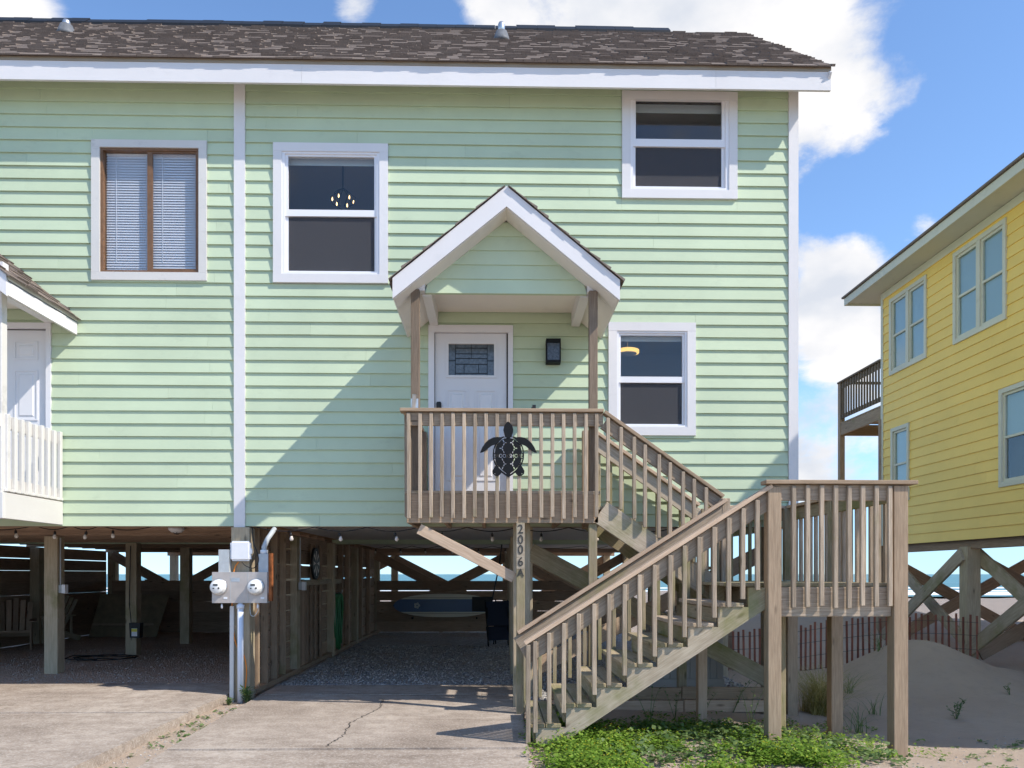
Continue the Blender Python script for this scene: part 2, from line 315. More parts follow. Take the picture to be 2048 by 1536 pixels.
def clap_wall(parent, fr, s0, s1, z0, z1, expo, holes, m, thick=.031, maxlen=4.9):
    k = 0; z = z0
    while z < z1-.01:
        zt = min(z+expo, z1)
        cuts = [s0]; 
        if s1-s0 > maxlen:
            q = s0+random.uniform(1.5, maxlen)
            while q < s1-.8: cuts.append(q); q += random.uniform(2.4, maxlen)
        cuts.append(s1)
        for a, b in zip(cuts, cuts[1:]):
            for (x0, x1, c0, c1) in rect_minus([(a, b, z, zt)], holes):
                g = .0008; x0 += g; x1 -= g; j = random.uniform(-.0015, .0015); j2 = random.uniform(-.0015, .0015)
                f = lambda q: thick-(thick-.008)*(q-z)/expo
                pts = [(x0, c0+j, f(c0)), (x1, c0+j2, f(c0)), (x1, c1, f(c1)), (x0, c1, f(c1)), (x0, c0+j, .001), (x1, c0+j2, .001), (x1, c1, .001), (x0, c1, .001)]
                MB().add([fr(*p) for p in pts], [(0, 1, 2, 3), (7, 6, 5, 4), (4, 5, 1, 0), (5, 6, 2, 1), (6, 7, 3, 2), (7, 4, 0, 3)]).build('clapboard', m, parent)
        z = zt
def shingles(name, parent, o, e, up, nrm, length, slope, expo=.143, m='shingle', th=.012, wmin=.09, wmax=.22, drop=.05):
    """tabs on a slope: o eave corner, e unit vector along the eave, up unit vector up the slope"""
    mb = MB(); o = Vector(o); e = Vector(e); up = Vector(up); nrm = Vector(nrm); rows = int(math.ceil(slope/expo))
    for r in range(rows):
        a = r*expo; b = min(a+expo*1.25, slope); q = -random.uniform(0, .15)+random.uniform(-.012, .012)
        while q < length:
            w = random.uniform(wmin, wmax); q1 = min(q+w, length+random.uniform(0, .012)); q0 = max(q, -random.uniform(0, .012))
            if q1-q0 > .02:
                lo = -.0 - (random.random() < .45)*.0; t0 = th*random.choice((.55, 1, 1.5)); da = random.uniform(-.006, .006)-(drop if r == 0 else 0)
                A = o+e*(q0+.002)+up*(a+da); B = o+e*(q1-.002)+up*(a+da); C = o+e*(q1-.002)+up*b; D = o+e*(q0+.002)+up*b
                mb.add([A+nrm*t0*1.6, B+nrm*t0*1.6, C+nrm*.003, D+nrm*.003, A, B], [(0, 1, 2, 3), (4, 5, 1, 0), (0, 3, 4), (1, 5, 2)])
            q += w
    ob = mb.build(name, m, parent); ob['kind'] = 'stuff'; return ob
# ================================================================== SETTING
def smooth(a, b, x): t = np.clip((x-a)/(b-a), 0, 1); return t*t*(3-2*t)
def hfield(x, y):
    x = np.asarray(x, float); y = np.asarray(y, float)
    z = np.full(np.broadcast(x, y).shape, -.055)
    r = smooth(1.0, 4.6, x)*smooth(-4.2, -.8, y)
    z = z-.21*r
    z += .60*np.exp(-(((x-6.75)/.95)**2+((y-2.75)/1.1)**2)) + .16*np.exp(-(((x-8.6)/1.2)**2+((y-3.1)/1.2)**2)) + .13*np.exp(-(((x-7.2)/2.0)**2+((y-1.6)/1.6)**2))
    z += .12*np.exp(-(((x-4.6)/.8)**2+((y-3.4)/1.0)**2))
    z += smooth(5, 9, x)*smooth(2.5, 6, y)*.12
    sandy = smooth(.3, 1.6, x)
    z += sandy*(.035*np.sin(x*1.7+y*.9)*np.sin(y*1.3-x*.4)+.012*np.sin(x*5.1+1)*np.sin(y*4.3+x*2))
    z += .75*np.exp(-((y-27)/7.5)**2)*(1+.25*np.sin(x*.21))*smooth(2, 6, x)
    z += (.95-.35*smooth(8.5, 11, x))*np.exp(-((y-8.6)/1.7)**2)*smooth(3.7, 5.2, x)*(1+.12*np.sin(x*.9))
    z -= smooth(15, 95, y)*1.5
    return z
def H(x, y): return float(hfield(x, y))
def axis(parts):
    a = []
    for s, e, n in parts: a += list(np.linspace(s, e, n, endpoint=False))
    return np.array(a+[parts[-1][1]])
gx = axis([(-400, -40, 12), (-40, -10, 15), (-10, .2, 25), (.2, 12, 118), (12, 40, 28), (40, 400, 12)]); gy = axis([(-60, -12, 12), (-12, -4.5, 16), (-4.5, 6, 105), (6, 16, 50), (16, 40, 16), (40, 110, 14)])
XX, YY = np.meshgrid(gx, gy); ZZ = hfield(XX, YY)
fine = np.array([[noise.noise(Vector((a*3.1, b_*3.1, 0)))*.014+noise.noise(Vector((a*9, b_*9, 3)))*.007 if .3 < a < 12 and -5 < b_ < 6 else 0 for a in gx] for b_ in gy]); ZZ = ZZ+fine
nx, ny = len(gx), len(gy)
mb = MB(); mb.v = [tuple(p) for p in np.stack([XX, YY, ZZ], -1).reshape(-1, 3)]; mb.f = [(j*nx+i, j*nx+i+1, (j+1)*nx+i+1, (j+1)*nx+i) for j in range(ny-1) for i in range(nx-1)]
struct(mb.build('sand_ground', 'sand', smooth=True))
mb = MB(); ys = [78, 100, 140, 250, 600, 2000, 9000]; xs_ = [-9000, -800, -200, 0, 200, 800, 9000]
mb.v = [(x, y, -1.05) for y in ys for x in xs_]; mb.f = [(j*7+i, j*7+i+1, j*7+i+8, j*7+i+7) for j in range(6) for i in range(6)]
struct(mb.build('sea', 'sea_water'))
mb = MB()
for (yb, wd, seed) in ((84, 1.6, 1), (91, 1.0, 2), (104, 1.3, 3), (128, 1.2, 4)):
    pts = []
    for i in range(161):
        x = -160+i*2.4; n_ = noise.noise(Vector((x*.05, seed*7.3, 0))); w_ = max(.0, wd*(.6+1.6*noise.noise(Vector((x*.09, seed*3.1, 5)))))
        pts.append((x, yb+n_*3, w_))
    for a, b_ in zip(pts, pts[1:]):
        if a[2]+b_[2] > .3: mb.add([(a[0], a[1]-a[2], -1.03), (b_[0], b_[1]-b_[2], -1.03), (b_[0], b_[1]+b_[2]*.3, -.86), (a[0], a[1]+a[2]*.3, -.86), (a[0], a[1]+a[2]*2, -1.03), (b_[0], b_[1]+b_[2]*2, -1.03)], [(0, 1, 2, 3), (3, 2, 5, 4)])
o = mb.build('surf_foam', 'sea_foam', smooth=True); o['kind'] = 'stuff'; o['label'] = 'white breaking surf along the beach'
# driveway slabs
def slab(name, x0, x1, y0, y1, top, skew=(0, 0, 0, 0)):
    a = [(x0+skew[0], y0, top-.16), (x1+skew[1], y0, top-.16), (x1+skew[2], y1, top-.16), (x0+skew[3], y1, top-.16)]
    b = bmesh.new(); vs = [b.verts.new(p) for p in a]; f = b.faces.new(vs); ex = bmesh.ops.extrude_face_region(b, geom=[f])
    for v in ex['geom']:
        if isinstance(v, bmesh.types.BMVert): v.co.z = top
    bmesh.ops.bevel(b, geom=b.edges[:], offset=.012, segments=2, affect='EDGES'); bmesh.ops.recalc_face_normals(b, faces=b.faces)
    me = bpy.data.meshes.new(name); b.to_mesh(me); b.free(); me.materials.append(MATS['concrete']); return me
drive = bpy.data.objects.new('driveway', None); link(drive); drive['kind'] = 'structure'
def dslab(*a): link(bpy.data.objects.new('concrete_slab', slab('concrete_slab', *a)), drive)
dslab(-2.93, .32, .115, .95, 0.0, (.0, 0, 0, -.02)); dslab(-2.92, .32, -2.92, .10, 0.0, (.10, -.02, 0, .0)); dslab(-2.82, .30, -9.2, -2.94, -.008, (.25, 0, 0, 0))
drive2 = bpy.data.objects.new('neighbour_driveway', None); link(drive2); drive2['kind'] = 'structure'
def dslab2(*a): link(bpy.data.objects.new('concrete_slab', slab('concrete_slab', *a)), drive2)
dslab2(-9.8, -3.24, -1.3, .95, .035); dslab2(-9.8, -3.22, -9.2, -1.32, .035, (0, .12, 0, 0))
def crack(pts, seed):
    mb = MB(); rs_ = random.Random(seed); path = []
    for (x0, y0), (x1, y1) in zip(pts, pts[1:]):
        for k in range(14): t_ = k/14; path.append((x0+(x1-x0)*t_+rs_.uniform(-.018, .018), y0+(y1-y0)*t_+rs_.uniform(-.018, .018)))
    for (a, b_) in zip(path, path[1:]):
        d = Vector((b_[0]-a[0], b_[1]-a[1])).normalized(); n_ = Vector((-d.y, d.x))*rs_.uniform(.003, .008); z = .0015
        mb.add([(a[0]+n_.x, a[1]+n_.y, z), (b_[0]+n_.x, b_[1]+n_.y, z), (b_[0]-n_.x, b_[1]-n_.y, z), (a[0]-n_.x, a[1]-n_.y, z)], [(0, 1, 2, 3)])
    o = mb.build('crack', 'wire_dark', drive); o['kind'] = 'stuff'
def g0(px, py): p = P(px, py, 0); d = ray(px, py); t_ = -EYE/d.z; return (d.x*t_, d.y*t_-DIST)
crack([g0(766, 1398), g0(764, 1406), g0(757, 1418), g0(700, 1445), g0(688, 1470), g0(650, 1495)], 1); crack([g0(800, 1391), g0(900, 1392), g0(1000, 1389)], 2)
# gravel floors under the house
def gravel_sheet(name, x0, x1, y0, y1, z, m, n=40):
    mb = MB(); xs2 = np.linspace(x0, x1, n); ys2 = np.linspace(y0, y1, n)
    mb.v = [(x, y, z+.018*noise.noise(Vector((x*1.7, y*1.7, 1)))+.01*noise.noise(Vector((x*6, y*6, 1)))) for y in ys2 for x in xs2]
    mb.f = [(j*n+i, j*n+i+1, (j+1)*n+i+1, (j+1)*n+i) for j in range(n-1) for i in range(n-1)]
    struct(mb.build(name, m, smooth=True))
gravel_sheet('gravel_floor', -2.98, .30, .95, 11.4, -.02, 'gravel_grey'); gravel_sheet('gravel_floor', .30, 3.4, -.45, 11.4, -.02, 'gravel_grey'); gravel_sheet('shell_floor', -10, -3.25, .95, 11.4, -.005, 'gravel_brown')
def stones(name, n, box, zfun, rmin, rmax, m):
    mb = MB()
    for _ in range(n):
        x = random.uniform(box[0], box[1]); y = box[2]+(box[3]-box[2])*random.random()**1.5; r = random.uniform(rmin, rmax); z = zfun(x, y); a = random.uniform(0, 3.1)
        c, s_ = math.cos(a)*r, math.sin(a)*r; k = random.uniform(.5, .9)
        mb.add([(x+c, y+s_, z+r*.1), (x-s_*k, y+c*k, z), (x-c, y-s_, z+r*.15), (x+s_*k, y-c*k, z), (x+random.uniform(-.3, .3)*r, y+random.uniform(-.3, .3)*r, z+r*.75)], [(0, 1, 4), (1, 2, 4), (2, 3, 4), (3, 0, 4)])
    o = mb.build(name, m); o['kind'] = 'stuff'; return o
stones('gravel_stones', 5200, (-2.9, .3, .98, 7), lambda x, y: -.015, .010, .026, 'stone_mix')
stones('gravel_stones', 2600, (.3, 3.4, -.43, 4), lambda x, y: -.015, .012, .03, 'stone_mix')
stones('shell_fragments', 3000, (-8.5, -3.3, .98, 6), lambda x, y: .002, .006, .018, 'stone_light')
stones('sand_pebbles', 1500, (.4, 6.5, -4.6, -1.6), lambda x, y: H(x, y)+.002, .004, .016, 'stone_light')
stones('sand_pebbles', 500, (-3.15, -2.7, -4.6, -.1), lambda x, y: H(x, y)+.002, .004, .014, 'stone_light')
# ================================================================== GREEN HOUSE
ZB = P(640, 1053, 0).z          # bottom of the siding
XL, XC, XR = -10.1, P(481, 700, 0).x, P(1591, 560, 0).x
house = thing('duplex_house', 'pale green clapboard two-storey duplex on wooden piles', 'house', (XC, 0, 0))
EO = .37                         # eave overhang
EZB, EZT = P(1000, 174, -EO).z, P(1000, 130, -EO).z
TAN = .806; RY = 2.9; RZ = EZT+.02+(RY+EO)*TAN; WT = 7.72; DEP = 2*RY
XE = P(1661, 160, -EO).x; XEL = XL-.35
fr = lambda s, z, o: (s, -o, z)
def frect(l, r, t, b):
    mx, my = (l+r)/2, (t+b)/2; return (P(l, my, 0).x, P(r, my, 0).x, P(mx, b, 0).z, P(mx, t, 0).z)
W1, W2, W3, W4 = frect(186, 416, 284, 563), frect(548, 777, 290, 568), frect(1243, 1473, 187, 400), frect(1216, 1390, 647, 872)
DR = frect(857, 1026, 652, 1003)
ND = (2*XC-DR[1]-.0, 2*XC-DR[0], DR[2], DR[3]); nd_r = P(105, 800, 0).x; ND = (nd_r-(DR[1]-DR[0]), nd_r, DR[2], P(60, 647, 0).z)
trimw = P(494, 600, 0).x-P(472, 600, 0).x
CT = (XC-trimw/2, XC+trimw/2, ZB, WT); RT = (XR-.10, XR, ZB, WT)
holes = [W1, W2, W3, W4, DR, ND, CT, RT, (XL, XL+.1, ZB, WT)]
clap_wall(house, fr, XL, XR, ZB, WT, .1567, holes, 'green_siding')
# sheathing with real openings, side and back walls
mb = MB()
for r in rect_minus([(XL, XR, ZB+.002, WT)], [tuple(a) for a in [(h[0]+.08, h[1]-.08, h[2]+.08, h[3]-.08) for h in (W1, W2, W3, W4, DR, ND)]]): mb.box(r[0], r[1], .002, .12, r[2], r[3])
mb.build('front_wall', 'dark_interior', house)
mb = MB(); mb.prism([(XR-.003, .121, ZB), (XR-.003, DEP, ZB), (XR-.003, DEP, WT), (XR-.003, RY, RZ-.15), (XR-.003, .121, WT)], (-.1, 0, 0)); mb.prism([(XL+.003, .121, ZB), (XL+.003, DEP, ZB), (XL+.003, DEP, WT), (XL+.003, RY, RZ-.15), (XL+.003, .121, WT)], (.1, 0, 0)); mb.box(XL+.11, XR-.11, DEP-.1, DEP-.002, ZB, WT)
mb.build('side_wall', 'green_siding', house)
for (a, b_) in ((CT[0], CT[1]), (RT[0], RT[1]), (XL, XL+.1)): MB().box(a, b_, -.045, -.001, ZB-.012, WT).build('corner_trim', 'white_paint', house)
MB().box(XR, XR+.02, -.045, .09, ZB-.012, WT).build('corner_trim', 'white_paint', house)
# eave
cuts = [XEL, -7.3, P(604, 150, -EO).x, P(1431, 160, -EO).x, XE]
for a, b_ in zip(cuts, cuts[1:]):
    j = random.uniform(-.006, .006); MB().box(a+.001, b_-.001, -EO-.016+j*.3, -EO+.02, EZB+j, EZT-.035).build('fascia_board', 'white_paint', house)
plain('drip_tan', (.30, .25, .19), .6)
MB().box(XEL, XE, -EO-.022, -EO+.02, EZT-.034, EZT+.012).build('drip_edge', 'drip_tan', house)
mb = MB(); mb.prism([(XEL, -EO+.021, EZB+.03), (XEL, -EO+.021, EZB+.045), (XEL, .0, EZB+.045+EO*TAN*.75), (XEL, 0, EZB+.03+EO*TAN*.75)], (XE-XEL-.02, 0, 0)); mb.build('soffit', 'ceiling_white', house)
roof = MB(); roof.prism([(XEL, -EO-.02, EZT), (XEL, -EO-.02, EZT+.03), (XEL, RY, RZ+.02), (XEL, DEP+EO, EZT+.03), (XEL, DEP+EO, EZT), (XEL, RY, RZ-.05)], (XE-XEL, 0, 0)); roof = roof.build('roof', 'shingle', house)
upv = Vector((0, 1, TAN)).normalized(); nv = Vector((0, -TAN, 1)).normalized()
so_ = Vector((XEL, -EO-.02, EZT+.032)); sl_len = (RY+EO)/upv.y
shingles('shingles', roof, so_, (1, 0, 0), upv, nv, XE+.02-XEL, sl_len, drop=.05)
mb = MB()
x = XEL
while x < P(1325, 68, RY).x:
    x1 = x+random.uniform(.28, .34); h_ = random.uniform(.035, .06); mb.prism([(x, RY-.16, RZ-.10), (x, RY-.16, RZ-.06+h_*.3), (x, RY, RZ+.06+h_), (x, RY+.16, RZ-.06+h_*.3), (x, RY+.16, RZ-.10)], (x1-x-.004, 0, 0)); x = x1
o = mb.build('ridge_vent', 'black_plastic', roof); o['kind'] = 'stuff'
for (px, py, hh) in ((1003, 87, .12), (133, 76, .06)):
    yy = RY-1.15; p = P(px, py, yy); zr = EZT+.05+(yy+EO)*TAN
    v_ = MB().lathe((p.x, yy, zr-.08), (0, 0, 1), [(0, .15), (.06, .12), (.17, .085), (.18, .06)], 14).build('vent_boot', 'boot_grey', roof, True)
    MB().lathe((p.x, yy, zr+.05), (0, 0, 1), [(0, .052), (hh+.03, .052), (hh+.06, .04), (hh+.065, .0)], 14).build('vent_pipe', 'galvanised', roof, True)
# rake boards on the right gable end
for (s, e) in (((XE-.02, -EO, EZB+.12), (XE-.02, RY, RZ-.14)), ((XE-.02, RY, RZ-.14), (XE-.02, DEP+EO, EZB+.12))): beam('rake_board', s, e, .03, .2, 'white_paint', house)
# ---- windows
def dh_window(C, px, glass, rail, sash_split=True, shade=0.0, kind='double'):
    """double-hung window; C casing rect; glass = (l,r,t,b) px, rail=(t,b) px"""
    w = bpy.data.objects.new('window', None); link(w, house, Matrix.Translation(((C[0]+C[1])/2, 0, C[2])))
    g = frect(*glass); r0, r1 = P((glass[0]+glass[1])/2, rail[1], 0).z, P((glass[0]+glass[1])/2, rail[0], 0).z
    cw = .105 if kind == 'double' else .10
    cm = 'white_paint'
    i = (C[0]+cw, C[1]-cw, C[2]+cw, C[3]-cw)
    MB().box(C[0], C[1], -.05, 0, i[3], C[3]).build('casing', cm, w); MB().box(C[0], C[1], -.052, 0, C[2], i[2]).build('casing', cm, w)
    MB().box(C[0]+.001, i[0], -.049, 0, i[2]+.001, i[3]-.001).build('casing', cm, w); MB().box(i[1], C[1]-.001, -.049, 0, i[2]+.001, i[3]-.001).build('casing', cm, w)
    fm = 'vinyl' if kind == 'double' else 'brown_frame'
    mb = MB()
    mid = [(i[0]+g[0])/2, (i[1]+g[1])/2, (i[2]+g[2])/2, (i[3]+g[3])/2]
    for (a, b_, c, d) in rect_minus([(i[0]-.004, i[1]+.004, i[2]-.004, i[3]+.004)], [tuple(mid)]): mb.box(a, b_, -.035, .09, c, d)
    mb.build('frame', fm, w)
    mb = MB()
    for (a, b_, c, d) in rect_minus([(mid[0], mid[1], r0, mid[3])], [(g[0], g[1], r1, g[3])]): mb.box(a, b_, -.018, .02, c, d)
    for (a, b_, c, d) in rect_minus([(mid[0], mid[1], mid[2], r0+.006)], [(g[0], g[1], g[2], r0)]): mb.box(a, b_, .004, .045, c, d)
    mb.build('sash', fm, w)
    if kind == 'double':
        MB().box(g[0]-.01, g[1]+.01, .0, .006, r1-.005, g[3]+.01).build('pane', 'window_glass', w)
        MB().box(g[0]-.01, g[1]+.01, .026, .032, g[2]-.01, r0+.004).build('pane', 'window_glass', w)
        MB().box(g[0]-.012, g[1]+.012, .006, .008, g[2]-.012, r0-.004).build('insect_screen', 'insect_screen', w)
    rm = MB(); X0, X1, Z0, Z1 = C[0]-.5, C[1]+.5, C[2]-.9, min(C[3]+.35, WT-.1); yb, yf = 2.6, .125
    rm.add([(X0, yf, Z0), (X1, yf, Z0), (X1, yb, Z0), (X0, yb, Z0), (X0, yf, Z1), (X1, yf, Z1), (X1, yb, Z1), (X0, yb, Z1)], [(0, 1, 2, 3), (4, 7, 6, 5), (1, 5, 6, 2), (2, 6, 7, 3), (3, 7, 4, 0)])
    rm.build('room', 'room_wall', w)
    if shade > 0: MB().box(g[0]-.02, g[1]+.02, .10, .108, g[3]-shade, g[3]+.08).build('roller_shade', 'shade_white', w)
    return w, g
plain('room_wall', (.66, .64, .62), .9, 0, .1)
w2, g2 = dh_window(W2, 0, (577, 749, 315, 542), (421, 434), shade=.05)
w3, g3 = dh_window(W3, 0, (1271, 1443, 201, 373), (280, 295), shade=.10)
w4, g4 = dh_window(W4, 0, (1241, 1364, 672, 848), (754, 766), shade=.04)
# slider window of the other unit: brown aluminium, blinds
C = W1; w1 = bpy.data.objects.new('window', None); link(w1, house, Matrix.Translation(((C[0]+C[1])/2, 0, C[2])))
i = frect(203, 400, 299, 547)
for r in ((C[0], C[1], i[3], C[3]), (C[0], C[1], C[2], i[2]), (C[0]+.001, i[0], i[2]+.001, i[3]-.001), (i[1], C[1]-.001, i[2]+.001, i[3]-.001)): MB().box(r[0], r[1], -.05, 0, r[2], r[3]).build('casing', 'old_white', w1)
mb = MB(); fw = .028
for r in rect_minus([i], [(i[0]+fw, i[1]-fw, i[2]+fw, i[3]-fw)]): mb.box(r[0], r[1], -.03, .09, r[2], r[3])
mb.build('frame', 'brown_frame', w1)
mxx = P(299, 420, 0).x
mb = MB(); mb.box(mxx-.022, mxx+.022, -.012, .03, i[2]+fw, i[3]-fw)
for r in rect_minus([(mxx+.022, i[1]-fw, i[2]+fw, i[3]-fw)], [(mxx+.04, i[1]-fw-.02, i[2]+fw+.025, i[3]-fw-.02)]): mb.box(r[0], r[1], -.012, .012, r[2], r[3])
mb.build('sash', 'brown_frame', w1)
MB().box(i[0]+.02, mxx, .03, .035, i[2]+.02, i[3]-.02).build('pane', 'window_glass', w1); MB().box(mxx, i[1]-.02, .0, .005, i[2]+.02, i[3]-.02).build('pane', 'window_glass', w1)
for (a, b_) in ((i[0]+.035, mxx-.01), (mxx+.01, i[1]-.035)):
    mb = MB(); z = i[2]+.05
    while z < i[3]-.05: mb.add([(a, .05, z), (b_, .05, z), (b_, .062, z+.022), (a, .062, z+.022), (a, .085, z+.045), (b_, .085, z+.045)], [(0, 1, 2, 3), (3, 2, 5, 4)]); z += .032
    mb.box(a, b_, .055, .085, i[3]-.05, i[3]-.02); mb.box(a, b_, .058, .08, i[2]+.03, i[2]+.045)
    o = mb.build('venetian_blind', 'blind_white', w1); o['kind'] = 'stuff'
    xs2 = a+.22*(b_-a); MB().tube([(xs2, .052, i[3]-.05), (xs2+.004, .052, i[2]+.15)], .004, 6).build('blind_cord', 'white_plastic', w1)
rm = MB(); rm.add([(C[0], .126, C[2]), (C[1], .126, C[2]), (C[1], .3, C[2]), (C[0], .3, C[2]), (C[0], .126, C[3]), (C[1], .126, C[3]), (C[1], .3, C[3]), (C[0], .3, C[3])], [(0, 1, 2, 3), (4, 7, 6, 5), (1, 5, 6, 2), (2, 6, 7, 3), (3, 7, 4, 0)]); rm.build('room', 'room_wall', w1)
# ---- doors
def make_door(D, slabr, lite):
    d = bpy.data.objects.new('door', None); link(d, house, Matrix.Translation(((D[0]+D[1])/2, 0, D[2])))
    for r in ((D[0], D[1], slabr[3], D[3]), (D[0]+.001, slabr[0], D[2], slabr[3]-.001), (slabr[1], D[1]-.001, D[2], slabr[3]-.001)): MB().box(r[0], r[1], -.04, .11, r[2], r[3]).build('door_casing', 'door_white', d)
    MB().box(D[0], D[1], -.03, .11, D[2]-.03, D[2]).build('threshold', 'steel_grey', d)
    gx0, gx1 = slabr[0], slabr[1]; h_ = slabr[3]-slabr[2]; w_ = gx1-gx0
    L = (gx0+.19*w_, gx0+.81*w_, slabr[3]-.255*h_, slabr[3]-.065*h_) if lite else None
    mb = MB()
    for r in rect_minus([(gx0+.004, gx1-.004, slabr[2], slabr[3]-.004)], [L] if L else []): mb.box(r[0], r[1], .012, .055, r[2], r[3])
    mb.build('door_slab', 'door_white', d)
    def panel(x0, x1, z0, z1):
        mb = MB(); q = .018
        for r in rect_minus([(x0, x1, z0, z1)], [(x0+q, x1-q, z0+q, z1-q)]): mb.box(r[0], r[1], .002, .013, r[2], r[3])
        mb.add([(x0+.05, .0115, z0+.05), (x1-.05, .0115, z0+.05), (x1-.05, .0115, z1-.05), (x0+.05, .0115, z1-.05), (x0+.065, .002, z0+.065), (x1-.065, .002, z0+.065), (x1-.065, .002, z1-.065), (x0+.065, .002, z1-.065)], [(4, 5, 6, 7), (0, 1, 5, 4), (1, 2, 6, 5), (2, 3, 7, 6), (3, 0, 4, 7)])
        mb.build('door_panel', 'door_white', d)
    if lite:
        panel(gx0+.16*w_, gx0+.45*w_, slabr[2]+.11*h_, slabr[2]+.66*h_); panel(gx0+.55*w_, gx0+.84*w_, slabr[2]+.11*h_, slabr[2]+.66*h_)
        mb = MB()
        for r in rect_minus([(L[0]-.03, L[1]+.03, L[2]-.03, L[3]+.03)], [L]): mb.box(r[0], r[1], -.004, .011, r[2], r[3])
        mb.build('lite_frame', 'door_white', d); MB().box(L[0], L[1], .03, .034, L[2], L[3]).build('leaded_glass', 'door_glass', d)
        lw, lh = L[1]-L[0], L[3]-L[2]; mb = MB()
        for (x0, x1, z0, z1) in ((.15, .15, 0, 1), (.85, .85, 0, 1), (.15, .85, .88, .88), (.15, .85, .7, .7), (.15, .85, .55, .55), (.15, .85, .37, .37), (.15, .85, .08, .08), (.5, .5, .55, 1), (.34, .34, .08, .37), (.66, .66, .08, .37), (0, .15, .48, .48), (.85, 1, .48, .48)):
            mb.box(L[0]+x0*lw-.003, L[0]+x1*lw+.003, .022, .031, L[2]+z0*lh-.003, L[2]+z1*lh+.003)
        mb.build('lead_came', 'black_metal', d); MB().box(L[0], L[1], .13, .15, L[2]-.1, L[3]+.1).build('backing', 'dark_interior', d)
        zl = P(876, 815, 0).z; xl = gx0+.06*w_
        mb = MB(); mb.prism([(xl-.03, -.012, zl-.07), (xl+.03, -.012, zl-.07), (xl+.03, -.012, zl+.055), (xl+.02, -.012, zl+.07), (xl-.02, -.012, zl+.07), (xl-.03, -.012, zl+.055)], (0, .024, 0)); mb.build('keypad_lock', 'black_plastic', d)
        MB().tube([(xl, .01, zl-.17), (xl, -.05, zl-.17), (xl+.11, -.055, zl-.17)], .011, 8).build('door_handle', 'black_metal', d, True)
    else:
        for (a, b_) in ((.13, .44), (.56, .87)):
            panel(gx0+a*w_, gx0+b_*w_, slabr[2]+.10*h_, slabr[2]+.38*h_); panel(gx0+a*w_, gx0+b_*w_, slabr[2]+.46*h_, slabr[2]+.76*h_); panel(gx0+a*w_, gx0+b_*w_, slabr[2]+.82*h_, slabr[2]+.93*h_)
    return d
plain('door_glass', (.10, .115, .135), .12, 0, .6, .35, 26)
S = frect(869, 1016, 666, 998); make_door(DR, S, True); make_door(ND, (ND[0]+.06, ND[1]-.06, S[2], ND[3]-.07), False)
# ---- porch roofs
def porch_roof(cx, hw, L, zap, zeave, gz, white_posts=False):
    """small gable roof over a door; zap/zeave are top heights of the rake at the front"""
    pr = bpy.data.objects.new('porch_roof', None); link(pr, house, Matrix.Translation((cx, 0, zeave)))
    tn = (zap-zeave)/hw; T = .05
    mb = MB()
    for s in (-1, 1): mb.prism([(cx, -L+.02, zap-.012), (cx+s*hw, -L+.02, zeave-.012), (cx+s*hw, -L+.02, zeave-.012-T), (cx, -L+.02, zap-.012-T)], (0, L-.005, 0))
    mb.build('roof_deck', 'ceiling_white', pr)
    for s in (-1, 1):
        u = Vector((-s, 0, tn)).normalized(); nn = Vector((s*tn, 0, 1)).normalized()
        shingles('shingles', pr, Vector((cx+s*hw, -L-.02 if s > 0 else -L-.02, zeave-.01)), (0, 1, 0), u, nn, L+.015, hw/abs(u.x)-.02, th=.011)
        rb = MB(); rb.prism([(cx, -L, zap-.02), (cx+s*hw, -L, zeave-.02), (cx+s*hw, -L, zeave-.02-.215), (cx, -L, zap-.02-.215)], (0, .028, 0)); rb.build('rake_board', 'white_paint', pr)
        MB().box(min(cx+s*hw, cx+s*(hw-.022)), max(cx+s*hw, cx+s*(hw-.022)), -L+.03, -.03, zeave-.22, zeave-.075).build('eave_board', 'white_paint', pr)
        a = cx+s*(hw-.02); b_ = cx+s*(hw-.275)
        mb = MB(); mb.prism([(a, -L+.03, zeave-.225), (cx, -L+.03, zeave-.225+(hw-.02)*tn), (cx, -L+.03, zeave-.21+(hw-.02)*tn), (a, -L+.03, zeave-.21)], (0, .29, 0)); mb.prism([(a, -L+.321, zeave-.225), (b_, -L+.321, zeave-.225+.25*tn), (b_, -L+.321, zeave-.21+.25*tn), (a, -L+.321, zeave-.21)], (0, L-.36, 0)); mb.build('eave_soffit', 'ceiling_white', pr)
        xb = cx+s*(hw-.33); MB().box(xb-.05, xb+.05, -L+.37, -.03, gz-.02, gz+.17).build('side_beam', 'white_paint', pr)
        MB().box(cx+s*(hw-.255)-.06, cx+s*(hw-.255)+.06, -L+.26, -L+.36, gz+.005, gz+.28).build('beam_end', 'white_paint', pr)
    hc = hw-.315
    MB().box(cx-hc+.06, cx+hc-.06, -L+.376, -.03, gz+.15, gz+.165).build('porch_ceiling', 'ceiling_white', pr)
    # gable clapboards
    ztop = lambda dx: zap-.235-abs(dx)*tn
    z = gz
    while z < zap-.26:
        z1 = min(z+.157, zap-.245); w0 = min(hc, (zap-.19-z)/tn); w1_ = min(hc, max(.005, (zap-.19-z1)/tn)); yo = -L+.34
        MB().add([(cx-w0, yo-.022, z), (cx+w0, yo-.022, z), (cx+w1_, yo-.008, z1), (cx-w1_, yo-.008, z1), (cx-w0, yo+.03, z), (cx+w0, yo+.03, z), (cx+w1_, yo+.03, z1), (cx-w1_, yo+.03, z1)],
                 [(0, 1, 2, 3), (7, 6, 5, 4), (4, 5, 1, 0), (5, 6, 2, 1), (6, 7, 3, 2), (7, 4, 0, 3)]).build('clapboard', 'green_siding', pr)
        z = z1
    return pr
LP = 1.42
pa, pl, prr = P(1010, 368, -LP), P(785, 556, -LP), P(1240, 552, -LP)
PCX = (pl.x+prr.x)/2; PHW = (prr.x-pl.x)/2; PZE = (pl.z+prr.z)/2; GZ = P(1010, 587, -LP+.32).z
porch_roof(PCX, PHW, LP, pa.z, PZE, GZ)
